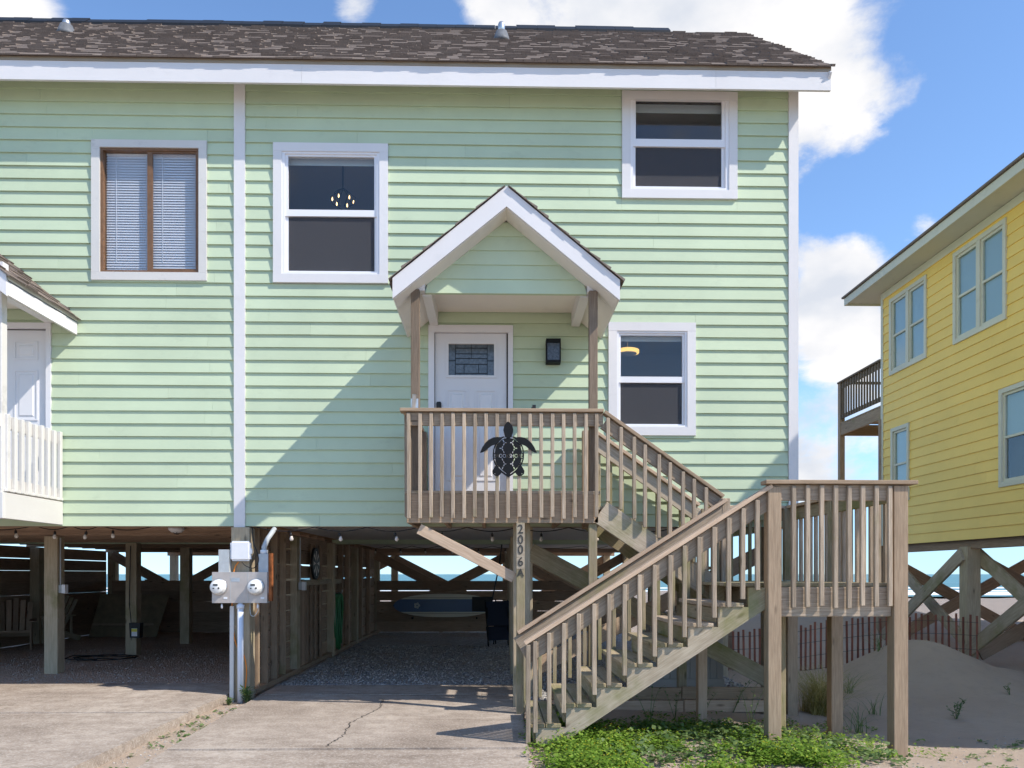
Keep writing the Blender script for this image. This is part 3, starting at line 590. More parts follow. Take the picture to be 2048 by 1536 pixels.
nxr = P(157, 600, 0).x; NCX = nxr-PHW
porch_roof(NCX, PHW, LP, pa.z, PZE, GZ)
# ---- piles, beams, underside
COLS = (-6.7, XC+.02, .36, 3.5); ROWS = (.16, 2.4, 5.0, 7.5, 10.95, 14.8)
CZ = 2.17
for cxx in COLS+(-9.9,):
    for ry in ROWS:
        if ry == ROWS[0] and cxx == COLS[1]: continue
        post('pile', cxx+random.uniform(-.02, .02), ry, -.15, CZ-.1 if ry > 1 else ZB+.02, .2, 'pile_wood', house)
post('pile', XC+.02, .04, -.12, ZB-.013, .22, 'pile_wood', house)
for ry in ROWS[4:]: beam('floor_beam', (XL, ry, CZ-.05), (XR, ry, CZ-.05), .09, .11, 'dark_wood', house)
for ry in ROWS[1:4]: beam('floor_beam', (XL, ry, CZ-.04), (XC-.05, ry, CZ-.04), .09, .09, 'dark_wood', house)
MB().box(XC+.06, XR-.12, .13, 14.9, CZ, CZ+.03).build('ceiling_panel', 'ceiling_white', house)
MB().box(XL+.12, XC+.05, .13, 14.9, CZ, CZ+.03).build('ceiling_panel', 'brown_panel', house)
y = .7
while y < 11: beam('floor_joist', (XL+.2, y, CZ-.03), (XC-.05, y, CZ-.03), .04, .06, 'dark_wood', house); y += .62
MB().box(XL+.12, XR-.12, .02, .12, ZB-.004, ZB+.3).build('rim_joist', 'dark_wood', house)
MB().box(XL+.02, XR-.02, DEP, 14.95, CZ+.031, CZ+.25).build('rear_deck', 'dark_wood', house)
def xbrace(x0, x1, y, m='dark_wood', zt=2.0, zb=.22, w=.235):
    beam('cross_brace', (x0, y-.11, zt), (x1, y-.11, zb), .045, w, m, house); beam('cross_brace', (x0, y+.12, zb), (x1, y+.12, zt), .045, w, m, house)
tb0, tb1 = P(1060, 1103, .05), P(1530, 1360, .05)
beam('cross_brace', (.44, .05, tb0.z), (3.45, .05, tb1.z), .045, .22, 'weathered_moss', house); beam('cross_brace', (.44, .28, .27), (3.45, .28, 1.78), .045, .2, 'new_pine', house)
xbrace(COLS[2], COLS[3], 10.95); xbrace(COLS[1], COLS[2], 10.95); xbrace(COLS[1], COLS[2], 14.8); xbrace(COLS[0], COLS[1], 10.95); xbrace(COLS[0], COLS[1], 14.8); xbrace(COLS[2], COLS[3], 5.0); xbrace(COLS[2], COLS[3], 14.8); xbrace(-9.9, COLS[0], 10.95)
# ---- back fence under the house
fence = thing('slatted_fence', 'dark horizontal board fence closing the back of the open ground floor', 'fence', (-3, 10.7, 0))
for a, b_ in zip((-9.9,)+COLS[:-1], COLS):
    for k in range(5): beam('fence_board', (a+.03, 10.78, .13+k*.268), (b_-.03, 10.78, .13+k*.268+random.uniform(-.008, .008)), .03, .245 if a > -4 and k > 1 else .268, 'dark_wood', fence)
for k in range(8): beam('fence_board', (-10.06, 2.5, .13+k*.262), (-10.06, 10.85, .13+k*.262+random.uniform(-.004, .004)), .03, .262 if k not in (6, 7) else .25, 'dark_wood', fence)
for xx in (-9.0, -7.6, -5.0, -1.4, 2.0): post('fence_post', xx, 10.84, -.05, 1.36, .09, 'dark_wood', fence)
# ---- dividing wall between the two bays
dv = thing('dividing_wall', 'rough board wall with studs between the two parking bays', 'wall', (XC+.02, 2, 0))
wx = XC+.02
for k in range(9): beam('board', (wx-.02, .2, .14+k*.232), (wx-.02, 10.6, .14+k*.232), .024, .215 if k not in (5, 6) else .20, 'dark_wood', dv)
for yy in (.42, .80, 1.25, 1.7): post('stud', wx+.04, yy, .04, 2.1, .09, 'tan_post', dv, .04)
for yy in (2.72, 2.86, 3.02, 3.2, 3.5, 3.8, 4.2): post('board', wx+.035, yy, .03, 1.35 if yy < 3.3 else 2.0, .03, 'dark_wood', dv, .14)
for yy in (5.9, 6.6, 8.2, 9.3): post('stud', wx+.05, yy, .03, 2.1, .09, 'dark_wood', dv, .12)
beam('sill_plate', (wx+.04, .25, .02), (wx+.04, 10.5, .02), .11, .07, 'tan_post', dv)
beam('ledger', (wx+.05, 2.6, 1.36), (wx+.05, 6.0, 1.36), .06, .09, 'grey_pine', dv)
# ================================================================== ENTRY STAIRS (one timber structure)
st = thing('entry_stairs', 'weathered timber entry balcony with two-flight staircase in front of green house', 'stairs', (1.3, -1.4, -.06))
BY = -1.25                                              # front plane of the balcony and near stringer of the upper flight
bx0, bx1 = P(813, 1000, BY).x, P(1197, 1000, BY).x
DZ = P(940, 998, 0).z-.03                                # deck level
rz0, rz1 = P(1000, 1046, BY).z, DZ-.035
beam('rim_board', (bx0, BY+.02, (rz0+rz1)/2), (bx1, BY+.02, (rz0+rz1)/2), .04, rz1-rz0, 'tan_post', st)
for xx in (bx0+.02, bx1-.02): beam('rim_board', (xx, BY+.041, (rz0+rz1)/2), (xx, -.04, (rz0+rz1)/2), .04, rz1-rz0-.004, 'tan_post', st)
for xx in np.linspace(bx0+.4, bx1-.4, 4): beam('joist', (xx, BY+.041, (rz0+rz1)/2), (xx, -.04, (rz0+rz1)/2), .04, rz1-rz0-.02, 'tan_post', st)
y = BY+.05
while y < -.08: beam('deck_board', (bx0-.02, y+.02, DZ-.017), (bx1+.02, y+.02, DZ-.017), .136, .033, 'weathered', st); y += .142
CAPZ = P(1000, 818, BY-.02).z
def rail(p0, p1, nb, zdrop, side=(0, -1, 0), cap_w=.14, under=.14, m='weathered', bal=None, capm='new_pine', bal_m='weathered', bot=None, cap_ext=(0, 0), ub=True):
    """railing: cap flat on top, 2x6 below it, balusters nailed to its outside down to zdrop below the cap"""
    p0 = Vector(p0); p1 = Vector(p1); d = (p1-p0).normalized(); s = Vector(side)
    beam('rail_cap', p0-d*cap_ext[0]-Vector((0, 0, .019)), p1+d*cap_ext[1]-Vector((0, 0, .019)), cap_w, .036, capm, st)
    vz = .038/max(.3, math.sqrt(max(.01, 1-d.z*d.z)))
    if ub: 
        dn = under/2+.040
        beam('rail_board', p0-Vector((0, 0, dn/math.sqrt(1-d.z*d.z)+.0)), p1-Vector((0, 0, dn/math.sqrt(1-d.z*d.z)+.0)), .036, under, m, st)
    ts = bal if bal is not None else [(k+.5)/nb for k in range(nb)]
    for t_ in ts:
        q = p0.lerp(p1, t_)+s*.038+d*0
        beam('baluster', (q.x, q.y, q.z-.045-random.uniform(0, .008)-.02*abs(d.z)), (q.x+random.uniform(-.004, .004), q.y, q.z-zdrop+random.uniform(-.012, .012)), .038, .038, bal_m, st, (0, 1, 0))
pxb = (817, 840, 862, 884, 906, 928, 950, 972, 994, 1016, 1038, 1060, 1082, 1105, 1127, 1149, 1172, 1193)
c0, c1 = P(812, 818, BY), P(1206, 818, BY)
bt = [(P(p, 900, BY-.04).x-c0.x)/(c1.x-c0.x) for p in pxb]
rail((c0.x, BY, CAPZ), (c1.x, BY, CAPZ), 0, CAPZ-P(1000, 1036, BY-.04).z, bal=bt, cap_ext=(.06, 0), capm='tan_post')
rail((bx0+.02, BY+.06, CAPZ-.001), (bx0+.02, -.06, CAPZ-.001), 8, CAPZ-2.12, side=(-1, 0, 0), cap_w=.13)
for (p, xx) in ((0, P(831, 700, BY+.09).x), (1, P(1186, 700, BY+.09).x)): post('porch_post', xx, BY+.09, rz0, GZ+.004, .092, 'porch_post', st)
post('rail_post', bx0+.07, -.09, DZ, CAPZ-.04, .09, 'dark_wood', st)
# supports of the balcony
npx = P(1041, 1200, BY-.03).x
post('number_post', npx, BY-.005, -.15, rz0, .089, 'weathered_moss', st)
post('support_post', P(1185, 1200, BY+.07).x, BY+.07, -.15, rz0, .09, 'weathered_moss', st)
post('support_post', P(1043, 1200, -.75).x, -.75, -.15, rz0+.02, .19, 'pile_wood', st)
k0, k1 = P(838, 1054, BY+.03), P(1036, 1152, BY+.03)
beam('knee_brace', (k0.x, BY+.03, k0.z-.02), (k1.x-.04, BY+.03, k1.z-.02), .04, .115, 'new_pine', st)
# landing
LY0, LY1 = -2.72, -.18
lx0, lx1 = P(1545, 1200, LY0).x, P(1795, 1200, LY0).x
LZ = P(1650, 1166, LY0).z; lr0 = P(1650, 1233, LY0).z
LXS = 2.22                                              # left edge of the landing floor
post('landing_post', lx0, LY0, -.3, P(1545, 968, LY0).z-.03, .118, 'tan_post', st); post('landing_post', lx1, LY0, -.4, P(1795, 966, LY0).z-.03, .128, 'tan_post', st)
for (xx, yy, ww) in ((lx1, -1.42, .125), (lx1, LY1, .125), (lx0+.55, -1.42, .085)): post('landing_post', xx, yy, -.5, LZ-.06 if ww < .1 else LZ-.04, ww, 'tan_post' if ww > .1 else 'weathered_moss', st)
post('landing_post', LXS+.06, -1.1, -.3, LZ-.2, .1, 'new_pine', st); post('landing_post', LXS+.06, LY1, -.3, LZ-.04, .1, 'weathered_moss', st)
lh = LZ-.036-lr0
beam('rim_board', (lx0+.06, LY0, lr0+lh/2), (lx1-.066, LY0, lr0+lh/2), .04, lh, 'weathered', st); beam('rim_board', (lx1-.01, LY0+.07, lr0+lh/2), (lx1-.01, LY1+.08, lr0+lh/2), .04, lh, 'weathered', st)
beam('rim_board', (LXS+.02, LY1+.02, lr0+lh/2), (lx1-.03, LY1+.02, lr0+lh/2), .04, lh, 'weathered_moss', st); beam('rim_board', (LXS+.03, BY+.02, lr0+lh/2), (LXS+.03, LY1, lr0+lh/2), .04, lh, 'weathered_moss', st)
for xx in np.linspace(LXS+.4, lx1-.35, 3): beam('joist', (xx, LY0+.03, lr0+lh/2), (xx, LY1, lr0+lh/2), .04, lh-.01, 'tan_post', st)
y = LY0+.09
while y < LY1+.02:
    beam('deck_board', (LXS if y > LY0+.1 else lx0+.06, y, LZ-.018), (lx1+.03 if abs(y+1.42) > .1 and y < LY1-.05 else lx1-.07, y, LZ-.018), .136, .034, 'weathered_moss', st); y += .1415
LCAP = P(1680, 962, LY0).z
lb = [(P(p, 1100, LY0-.05).x-lx0)/(lx1-lx0) for p in (1586, 1614, 1642, 1670, 1697, 1724, 1751, 1778)]
rail((lx0, LY0-.02, LCAP), (lx1, LY0-.02, LCAP), 0, LCAP-P(1680, 1214, LY0-.05).z, bal=lb, cap_w=.15, cap_ext=(.09, .14), capm='tan_post')
rail((lx1, LY0+.07, LCAP-.002), (lx1, LY1, LCAP-.002), 17, LCAP-LZ+.12, side=(1, 0, 0), m='weathered_moss')
rail((2.62, LY1+.03, LCAP-.001), (lx1-.08, LY1+.03, LCAP-.001), 8, LCAP-LZ+.1, side=(0, 1, 0), m='weathered_moss', bal_m='weathered_moss')
for (xx, yy) in ((lx1-.02, -1.42), (lx1-.06, LY1-.03), (2.56, LY1+.0)): post('rail_post', xx, yy, LZ, LCAP-.04, .085, 'weathered_moss', st)
# lower flight
NT = 7; RISE = (LZ+.015)/8; RUN = .2735; TX0 = .31
FY0, FY1 = LY0+.02, -1.42
for k in range(1, NT+1):
    z = LZ-RISE*(8-k); x0 = TX0+RUN*(k-1)
    for q in (0, 1): beam('tread', (x0+.0+.07+q*.144, FY0-.012, z-.018), (x0+.07+q*.144, FY1+.01, z-.018), .137, .036, 'weathered_moss' if k < 6 else 'weathered', st)
    beam('riser', (x0+.045, FY0+.046, z-.036-RISE*.42), (x0+.045, FY1-.046, z-.036-RISE*.42), .018, RISE*.72, 'weathered_moss', st)
sl_ = RISE/RUN
def stringer(y, m):
    zt = lambda k: LZ-RISE*(8-k)
    top = [(TX0+.06, -.02)]
    for k in range(1, NT+1): xk = TX0+.055+RUN*(k-1); top += [(xk, zt(k)-.037), (xk+RUN, zt(k)-.037)]
    xe = lx0-.06; top += [(top[-1][0], LZ-.042), (xe, LZ-.042)]
    zb2 = lambda x: zt(1)+(x-TX0)*sl_-.37
    xf = TX0+(-.03-zt(1)+.37)/sl_
    poly = top+[(xe, zb2(xe)), (xf, -.03)]
    L = math.hypot(1, sl_); a = math.atan(sl_); M = Matrix.Translation((TX0, y, 0)) @ Matrix.Rotation(-a, 4, 'Y'); Mi = M.inverted()
    v = [Mi @ Vector((p[0], y-.02, p[1])) for p in poly]+[Mi @ Vector((p[0], y+.02, p[1])) for p in poly]; n = len(poly)
    me = bpy.data.meshes.new('stringer'); me.from_pydata([tuple(q) for q in v], [], [tuple(range(n)), tuple(range(2*n-1, n-1, -1))]+[(i, i+n, (i+1) % n+n, (i+1) % n) for i in range(n)]); me.materials.append(MATS[m]); link(bpy.data.objects.new('stringer', me), st, M)
stringer(FY0+.02, 'grey_pine'); stringer(FY1-.02, 'weathered_moss')
n0, n1 = P(1049, 1282, FY0-.02), P(1541, 968, FY0-.02)
nbx = [1072, 1100, 1130, 1159, 1190, 1220, 1251, 1281, 1311, 1342, 1371, 1400, 1430, 1459, 1488, 1516]
nt_ = [(P(p-2, 1200, FY0-.06).x-n0.x)/(n1.x-n0.x) for p in nbx]
rail(n0, n1, 0, .86, bal=nt_, cap_w=.125, under=.15, capm='new_pine', bal_m='weathered')
post('baluster', n0.x+.03, FY0-.055, .0, n0.z-.03, .04, 'weathered', st)
f0 = Vector((n0.x-.02, FY1+.06, n0.z-.01)); f1 = Vector((2.47, FY1+.06, n0.z-.01+(2.47-n0.x+.02)*(n1.z-n0.z)/(n1.x-n0.x)))
rail(f0, f1, 14, .87, side=(0, 1, 0), cap_w=.125, under=.17, bal_m='weathered_moss')
post('rail_post', 2.47, FY1+.08, LZ-.1, f1.z+.0, .085, 'weathered', st)
# upper flight
UT = 6; UR = (DZ-LZ)/UT; UX0 = bx1; URUN = (2.42-UX0)/5.3
for k in range(1, UT):
    z = DZ-UR*k; x0 = UX0+URUN*(k-1)
    for q in (0, 1): beam('tread', (x0+.06+q*.128, BY+.045, z-.018), (x0+.06+q*.128, LY1-.04, z-.018), .124, .036, 'weathered_moss', st)
sa = UR/URUN
for yy in (BY+.02, LY1-.01): beam('stringer', (UX0+.02, yy, DZ-UR-.06), (2.42, yy, DZ-UR-.06-(2.42-UX0)*sa), .04, .26, 'grey_pine' if yy < -1 else 'weathered_moss', st)
u0 = Vector((c1.x+.01, BY, CAPZ-.01)); u1 = P(1445, 990, BY)
ub_ = [(P(p, 950, BY-.04).x-u0.x)/(u1.x-u0.x) for p in (1216, 1242, 1268, 1290, 1318, 1340, 1366, 1388, 1412)]
rail(u0, u1, 0, .95, bal=ub_, cap_w=.12, under=.14, m='weathered', capm='tan_post')
rail(u0+Vector((.02, LY1-BY, -.0)), u1+Vector((.02, LY1-BY, -.0)), 9, .93, side=(0, 1, 0), cap_w=.12, under=.16, m='grey_pine', bal_m='weathered_moss')
post('rail_post', u0.x-.07, LY1+.02, rz0, CAPZ-.03, .088, 'tan_post', st)
post('rail_post', 2.44, BY+.05, LZ-.1, u1.z-.03, .088, 'weathered', st)
# ================================================================== NEIGHBOUR PORCH (white)
npo = thing('white_balcony', 'white painted entry balcony with flaking rim in front of six-panel door', 'balcony', (NCX, -.7, 2))
nbx1 = P(126, 1000, -.03).x; nby = -1.16
def wbeam(*a, **k): return beam(*a, 'old_white', npo, **k)
nz0, nz1 = P(124, 1050, -.03).z, P(124, 1004, -.03).z
wbeam('rim_board', (nbx1-.02, nby, (nz0+nz1)/2), (nbx1-.02, -.03, (nz0+nz1)/2), .04, nz1-nz0); wbeam('rim_board', (nbx1-2.1, nby-.021, (nz0+nz1)/2), (nbx1, nby-.021, (nz0+nz1)/2), .04, nz1-nz0)
for k in range(8): beam('deck_board', (nbx1-2.1, nby+.08+k*.142, nz1+.03), (nbx1, nby+.08+k*.142, nz1+.03), .136, .034, 'old_white', npo)
ztop_ = P(128, 866, -.03).z; zb0 = P(128, 1003, -.03).z+.03
wbeam('rail_board', (nbx1-.05, nby, ztop_-.07), (nbx1-.05, -.03, ztop_-.07), .036, .14); wbeam('rail_board', (nbx1-.05, nby, zb0+.07), (nbx1-.05, -.03, zb0+.07), .036, .11)
for k in range(9): wbeam('baluster', (nbx1-.012, nby+.06+k*.128, zb0-.02), (nbx1-.012, nby+.06+k*.128, ztop_+random.uniform(-.004, .01)), .038, .055, up=(0, 1, 0))
wbeam('rail_board', (nbx1-2.1, nby-.02, ztop_-.07), (nbx1-.03, nby-.02, ztop_-.07), .036, .14)
for xx in (nbx1-.075, nbx1-2.02): post('porch_post', xx, nby+.03, nz0, GZ+.004, .1, 'old_white', npo)
beam('support_post', (nbx1-.3, nby+.1, nz0), (nbx1-.3, nby+.1, -.1), .09, .09, 'pile_wood', npo, (0, 1, 0))
# ================================================================== SMALL THINGS ON THE GREEN HOUSE
# house number
hn = thing('house_number', 'dark metal house number 2006A running down the pale post under the balcony', 'number sign', (npx, BY-.052, 1.9))
nw = P(1041, 1085, BY-.05)
MB().box(npx-.043, npx+.043, BY-.0525, BY-.0500, P(1041, 1138, BY-.05).z, rz0-.01).build('backing_board', 'grey_pine', hn)
FRONT = Matrix.Rotation(R(90), 4, 'X')
for ch, py in (('2', 1059), ('0', 1080), ('0', 1100), ('6', 1124), ('A', 1146)):
    text_mesh('digit', ch, .135 if ch != 'A' else .12, .004, 'number_metal', hn, Matrix.Translation((npx, BY-.056, P(1041, py, BY-.05).z)) @ FRONT, .9, .001)
# turtle sign with cut-outs
ty = BY-.065
tu = thing('turtle_sign', 'black metal sea turtle sign with cut-out shell and lettering hung on balcony balusters', 'sign', P(1016, 900, ty))
def TZ(q): return P(950+q[0]*140/1536, 830+q[1]*140/1536, ty)
def flat(name, outline, holes=(), extra=None, y=ty):
    cu = bpy.data.curves.new(name, 'CURVE'); cu.dimensions = '2D'; cu.fill_mode = 'BOTH'; cu.extrude = .002
    def addp(pts):
        s = cu.splines.new('POLY'); s.points.add(len(pts)-1); s.use_cyclic_u = True
        for q, p in zip(s.points, pts): q.co = (p[0], p[1], 0, 1)
    c_ = P(1016, 900, ty); cv = lambda p: (TZ(p).x-c_.x, TZ(p).z-c_.z)
    addp([cv(p) for p in outline])
    for h in holes: addp([cv(p) for p in h])
    if extra: extra(cu, cv)
    o = bpy.data.objects.new('tmp', cu); col.objects.link(o); dg = bpy.context.evaluated_depsgraph_get(); me = bpy.data.meshes.new_from_object(o.evaluated_get(dg)); bpy.data.objects.remove(o); me.name = name
    me.materials.clear(); me.materials.append(MATS['black_metal']); return link(bpy.data.objects.new(name, me), tu, Matrix.Translation((c_.x, y, c_.z)) @ FRONT)
def mir(pts): return [(1464-p[0], p[1]) for p in pts]
half = [(732, 470), (640, 480), (540, 520), (470, 590), (425, 670), (395, 770), (386, 880), (395, 980), (430, 1080), (490, 1170), (560, 1250), (640, 1310), (700, 1350), (732, 1362)]
outl = half+mir(half[1:-1])[::-1]
def slit(a, b, w=19):
    d = Vector((b[0]-a[0], b[1]-a[1])).normalized(); n = Vector((-d.y, d.x))*w/2
    return [(a[0]+n.x, a[1]+n.y), (b[0]+n.x, b[1]+n.y), (b[0]-n.x, b[1]-n.y), (a[0]-n.x, a[1]-n.y)]
def arcslit(pts, w=20): 
    l = []; r = []
    for i_, p in enumerate(pts):
        a = Vector(pts[max(0, i_-1)]); b = Vector(pts[min(len(pts)-1, i_+1)]); d = (b-a).normalized(); n = Vector((-d.y, d.x))*w/2
        l.append((p[0]+n.x, p[1]+n.y)); r.append((p[0]-n.x, p[1]-n.y))
    return l+r[::-1]
hl = [arcslit([(690, 500), (640, 505), (580, 535), (520, 590), (490, 630)]), arcslit([(478, 650), (450, 710), (432, 780), (426, 830)]), arcslit([(430, 960), (452, 1030), (480, 1085)], 14), arcslit([(495, 1105), (540, 1165), (600, 1225), (690, 1290)], 14),
      slit((612, 545), (640, 598)), slit((655, 608), (690, 608)), slit((642, 622), (622, 668)), slit((612, 684), (595, 722)), slit((540, 730), (583, 730)), slit((597, 740), (616, 780)), slit((624, 796), (640, 832)), slit((592, 955), (612, 1000)), slit((622, 1015), (645, 1065)), slit((656, 1073), (692, 1073)), slit((645, 1085), (625, 1125)), slit((616, 1140), (596, 1190))]
HL = hl+[mir(h) for h in hl]
def letters(cu, cv):
    tcur = text_curve('BROOKSHORE', 1.0); to = bpy.data.objects.new('tmp2', tcur); col.objects.link(to); dg = bpy.context.evaluated_depsgraph_get(); cc = to.evaluated_get(dg).to_curve(dg)
    xs3 = [b.co.x for s in cc.splines for b in s.bezier_points]; ys3 = [b.co.y for s in cc.splines for b in s.bezier_points]; xa, xb, ya, yb = min(xs3), max(xs3), min(ys3), max(ys3)
    f = lambda c: cv((418+(c[0]-xa)/(xb-xa)*628, 938-(c[1]-ya)/(yb-ya)*84))
    for s in cc.splines:
        n = cu.splines.new('BEZIER'); n.bezier_points.add(len(s.bezier_points)-1); n.use_cyclic_u = True; n.resolution_u = 4
        for q, p in zip(n.bezier_points, s.bezier_points):
            q.handle_left_type = q.handle_right_type = 'FREE'; q.co = (*f(p.co), 0); q.handle_left = (*f(p.handle_left), 0); q.handle_right = (*f(p.handle_right), 0)
    to.to_curve_clear(); bpy.data.objects.remove(to)
try: flat('shell', outl, HL, letters)
except Exception as ex: print('letters failed', ex); flat('shell', outl, HL)
flat('head', [(725, 145), (690, 165), (640, 240), (620, 330), (640, 420), (665, 490), (732, 510), (800, 490), (825, 420), (840, 330), (820, 240), (765, 170)], y=ty-.005)
fl = [(650, 465), (560, 490), (480, 484), (400, 495), (300, 545), (220, 620), (160, 710), (108, 832), (160, 825), (215, 795), (290, 735), (360, 680), (410, 660), (470, 640), (560, 560)]
flat('flipper', fl, y=ty-.005); flat('flipper', mir(fl), y=ty-.005)
rf = [(450, 1110), (415, 1160), (378, 1230), (385, 1290), (440, 1335), (500, 1345), (550, 1310), (580, 1270), (520, 1180)]
flat('hind_flipper', rf, [[(425, 1290), (435, 1280), (445, 1290), (435, 1302)]], y=ty-.005); flat('hind_flipper', mir(rf), [mir([(425, 1290), (435, 1280), (445, 1290), (435, 1302)])], y=ty-.005)
# wall lantern
q0, q1 = P(1091, 683, -.03), P(1120, 730, -.03); cxl = (q0.x+q1.x)/2; la = thing('wall_lantern', 'black box wall lantern with seeded glass beside the front door', 'lantern', (cxl, -.03, q1.z))
MB().box(q0.x+.02, q1.x-.02, -.045, -.01, q1.z+.02, q0.z-.01).build('back_plate', 'black_metal', la)
MB().box(q0.x, q1.x, -.16, -.03, q0.z-.045, q0.z).build('top_cap', 'black_metal', la); MB().box(q0.x, q1.x, -.16, -.03, q1.z, q1.z+.028).build('base_tray', 'black_metal', la)
for (a, b_) in ((q0.x, -.16), (q1.x-.014, -.16), (q0.x, -.06), (q1.x-.014, -.06)): MB().box(a, a+.014, b_, b_+.014, q1.z+.028, q0.z-.045).build('corner_bar', 'black_metal', la)
MB().box(q0.x+.015, q1.x-.015, -.15, -.06, q1.z+.03, q0.z-.05).build('glass', 'lantern_glass', la)
# chandelier and ceiling lamp seen through the panes
ch = thing('chandelier', 'lit open-cage chandelier with candle bulbs behind upper left window', 'chandelier', P(686, 398, .9))
c_ = P(686, 398, .9); mb = MB(); mb.tube([(c_.x, .9, W2[3]+.34), (c_.x, .9, c_.z+.12)], .008, 6)
for k in range(6):
    a = k*math.pi/3; mb.tube([(c_.x, .9, c_.z+.15), (c_.x+.17*math.cos(a), .9+.17*math.sin(a), c_.z+.02), (c_.x+.14*math.cos(a), .9+.14*math.sin(a), c_.z-.07), (c_.x+.05*math.cos(a), .9+.05*math.sin(a), c_.z-.12)], .005, 5)
mb.build('cage', 'black_metal', ch)
for k in range(6):
    a = k*math.pi/3+.3; MB().lathe((c_.x+.14*math.cos(a), .9+.14*math.sin(a), c_.z-.045), (0, 0, 1), [(0, .004), (.015, .009), (.035, .007), (.05, .0015)], 8).build('bulb', 'bulb_lit', ch, True)
cl_ = thing('ceiling_lamp', 'lit yellow ring ceiling lamp behind the lower right window', 'lamp', P(1258, 706, .5)); c_ = P(1255, 704, .5)
mb = MB(); mb.lathe((c_.x, .5, c_.z-.02), (0, 0, 1), [(0, .13), (.004, .15), (.04, .15), (.045, .14)], 28); mb.build('ring_diffuser', 'lamp_ring', cl_, True)
MB().lathe((c_.x, .5, c_.z-.03), (0, 0, 1), [(0, .05), (.004, .12), (.012, .12)], 24).build('centre_plate', 'room_wall', cl_); MB().tube([(c_.x, .5, c_.z+.02), (c_.x, .5, W4[3]+.35)], .005, 6).build('stem', 'room_wall', cl_)
# bracket and small things on the balcony
fb = thing('flagpole_bracket', 'galvanised flagpole bracket on the left porch post above the rail', 'bracket', P(829, 820, BY+.03)); q = P(829, 806, BY+.03)
MB().box(q.x-.04, q.x+.04, BY+.036, BY+.043, CAPZ-.01, CAPZ+.12).build('plate', 'galvanised', fb)
MB().tube([(q.x-.01, BY+.02, CAPZ+.01), (q.x+.005, BY-.03, CAPZ+.15)], .022, 10, False).build('socket', 'galvanised', fb)
db = thing('rail_clip', 'small black plastic clip fixed on the balcony rail right of the door', 'clip', P(1068, 818, BY)); q = P(1068, 818, BY)
MB().box(q.x-.018, q.x+.018, BY-.03, BY+.03, CAPZ+.001, CAPZ+.045).build('body', 'black_plastic', db); MB().box(q.x-.03, q.x-.018, BY-.02, BY+.02, CAPZ+.001, CAPZ+.02).build('lever', 'black_plastic', db)
# ---- electric meters on the middle pile
my_ = -.20
mt = thing('meter_bank', 'grey twin electric meter panel on the middle pile', 'electric meter', P(481, 1206, my_))
a, b_ = P(424, 1206, my_), P(534, 1144, my_); MB().box(a.x, b_.x, my_, my_+.10, a.z, b_.z).build('enclosure', 'steel_grey', mt)
for px in (461, 496): q = P(px, 1180, my_); MB().box(q.x-.002, q.x+.002, my_-.003, my_, a.z+.005, b_.z-.005).build('seam', 'grey_box', mt)
for px in (438, 512):
    q = P(px, 1174, my_); me_ = MB().lathe((q.x, my_, q.z), (0, -1, 0), [(0, .092), (.025, .092), (.03, .086), (.085, .080), (.10, .07), (.101, .0)], 28).build('meter', 'meter_face', mt, True)
    MB().lathe((q.x, my_-.001, q.z), (0, -1, 0), [(0, .10), (.02, .10), (.022, .09)], 28).build('collar', 'galvanised', me_, True)
    MB().box(q.x-.035, q.x+.02, my_-.106, my_-.1015, q.z+.018, q.z+.036).build('display', 'black_plastic', me_); MB().lathe((q.x+.03, my_-.101, q.z-.012), (0, -1, 0), [(0, .011), (.004, .011), (.0041, 0)], 10).build('button', 'black_plastic', me_); MB().box(q.x-.04, q.x-.022, my_-.106, my_-.1015, q.z-.02, q.z-.008).build('display', 'black_plastic', me_)
for px in (451, 525): q = P(px, 1196, my_); MB().box(q.x-.022, q.x+.022, my_-.004, my_-.0005, q.z-.012, q.z+.012).build('sticker', 'white_plastic', mt)
q = P(471, 1159, my_); MB().box(q.x-.05, q.x+.05, my_-.003, my_-.0005, q.z-.025, q.z+.02).build('emblem', 'galvanised', mt)
for px in (442, 514): q = P(px, 1212, my_); MB().lathe((q.x, my_+.03, q.z-.03), (0, 0, 1), [(0, .012), (.04, .012), (.05, .006), (.06, .004)], 10).build('seal', 'white_plastic', mt, True)
q0, q1 = P(437, 1144, my_+.03), P(458, 1099, my_+.03); MB().box(q0.x, q1.x, my_+.03, my_+.12, b_.z+.001, q1.z).build('side_box', 'grey_box', mt)
q0, q1 = P(517, 1144, my_+.03), P(536, 1108, my_+.03); MB().box(q0.x, q1.x, my_+.03, my_+.14, a.z+.12, q1.z).build('side_box', 'grey_box', mt)
q2 = P(543, 1110, my_+.05); MB().box(q1.x+.001, q2.x, my_+.05, my_+.13, a.z+.02, q1.z+.01).build('rusty_box', 'rust', mt)
cp = P(528, 1104, my_+.08); MB().tube([(cp.x, my_+.08, q1.z-.01), (cp.x, my_+.08, cp.z+.06), (cp.x+.03, my_+.12, ZB-.16), (cp.x+.10, my_+.2, ZB-.02)], .03, 10).build('conduit', 'grey_box', mt, True); MB().lathe((cp.x, my_+.08, q1.z), (0, 0, 1), [(0, .045), (.05, .045), (.051, .035)], 12).build('conduit_collar', 'white_plastic', mt, True)
pv = thing('conduit_pipe', 'white plastic conduit pipe rising from the ground to the meter panel', 'pipe', P(480, 1398, my_+.02)); q = P(481, 1250, my_+.04)
MB().tube([(q.x, my_+.04, -.08), (q.x, my_+.04, a.z-.03)], .036, 14).build('pipe', 'pvc', pv, True); MB().lathe((q.x, my_+.04, a.z-.07), (0, 0, 1), [(0, .036), (.002, .045), (.05, .045), (.052, .03), (.075, .03)], 14).build('coupling', 'pvc', pv, True)
ub2 = thing('junction_box', 'white plastic junction box above the electric meters', 'box', P(480, 1122, -.16)); q0, q1 = P(460, 1122, -.16), P(501, 1082, -.16)
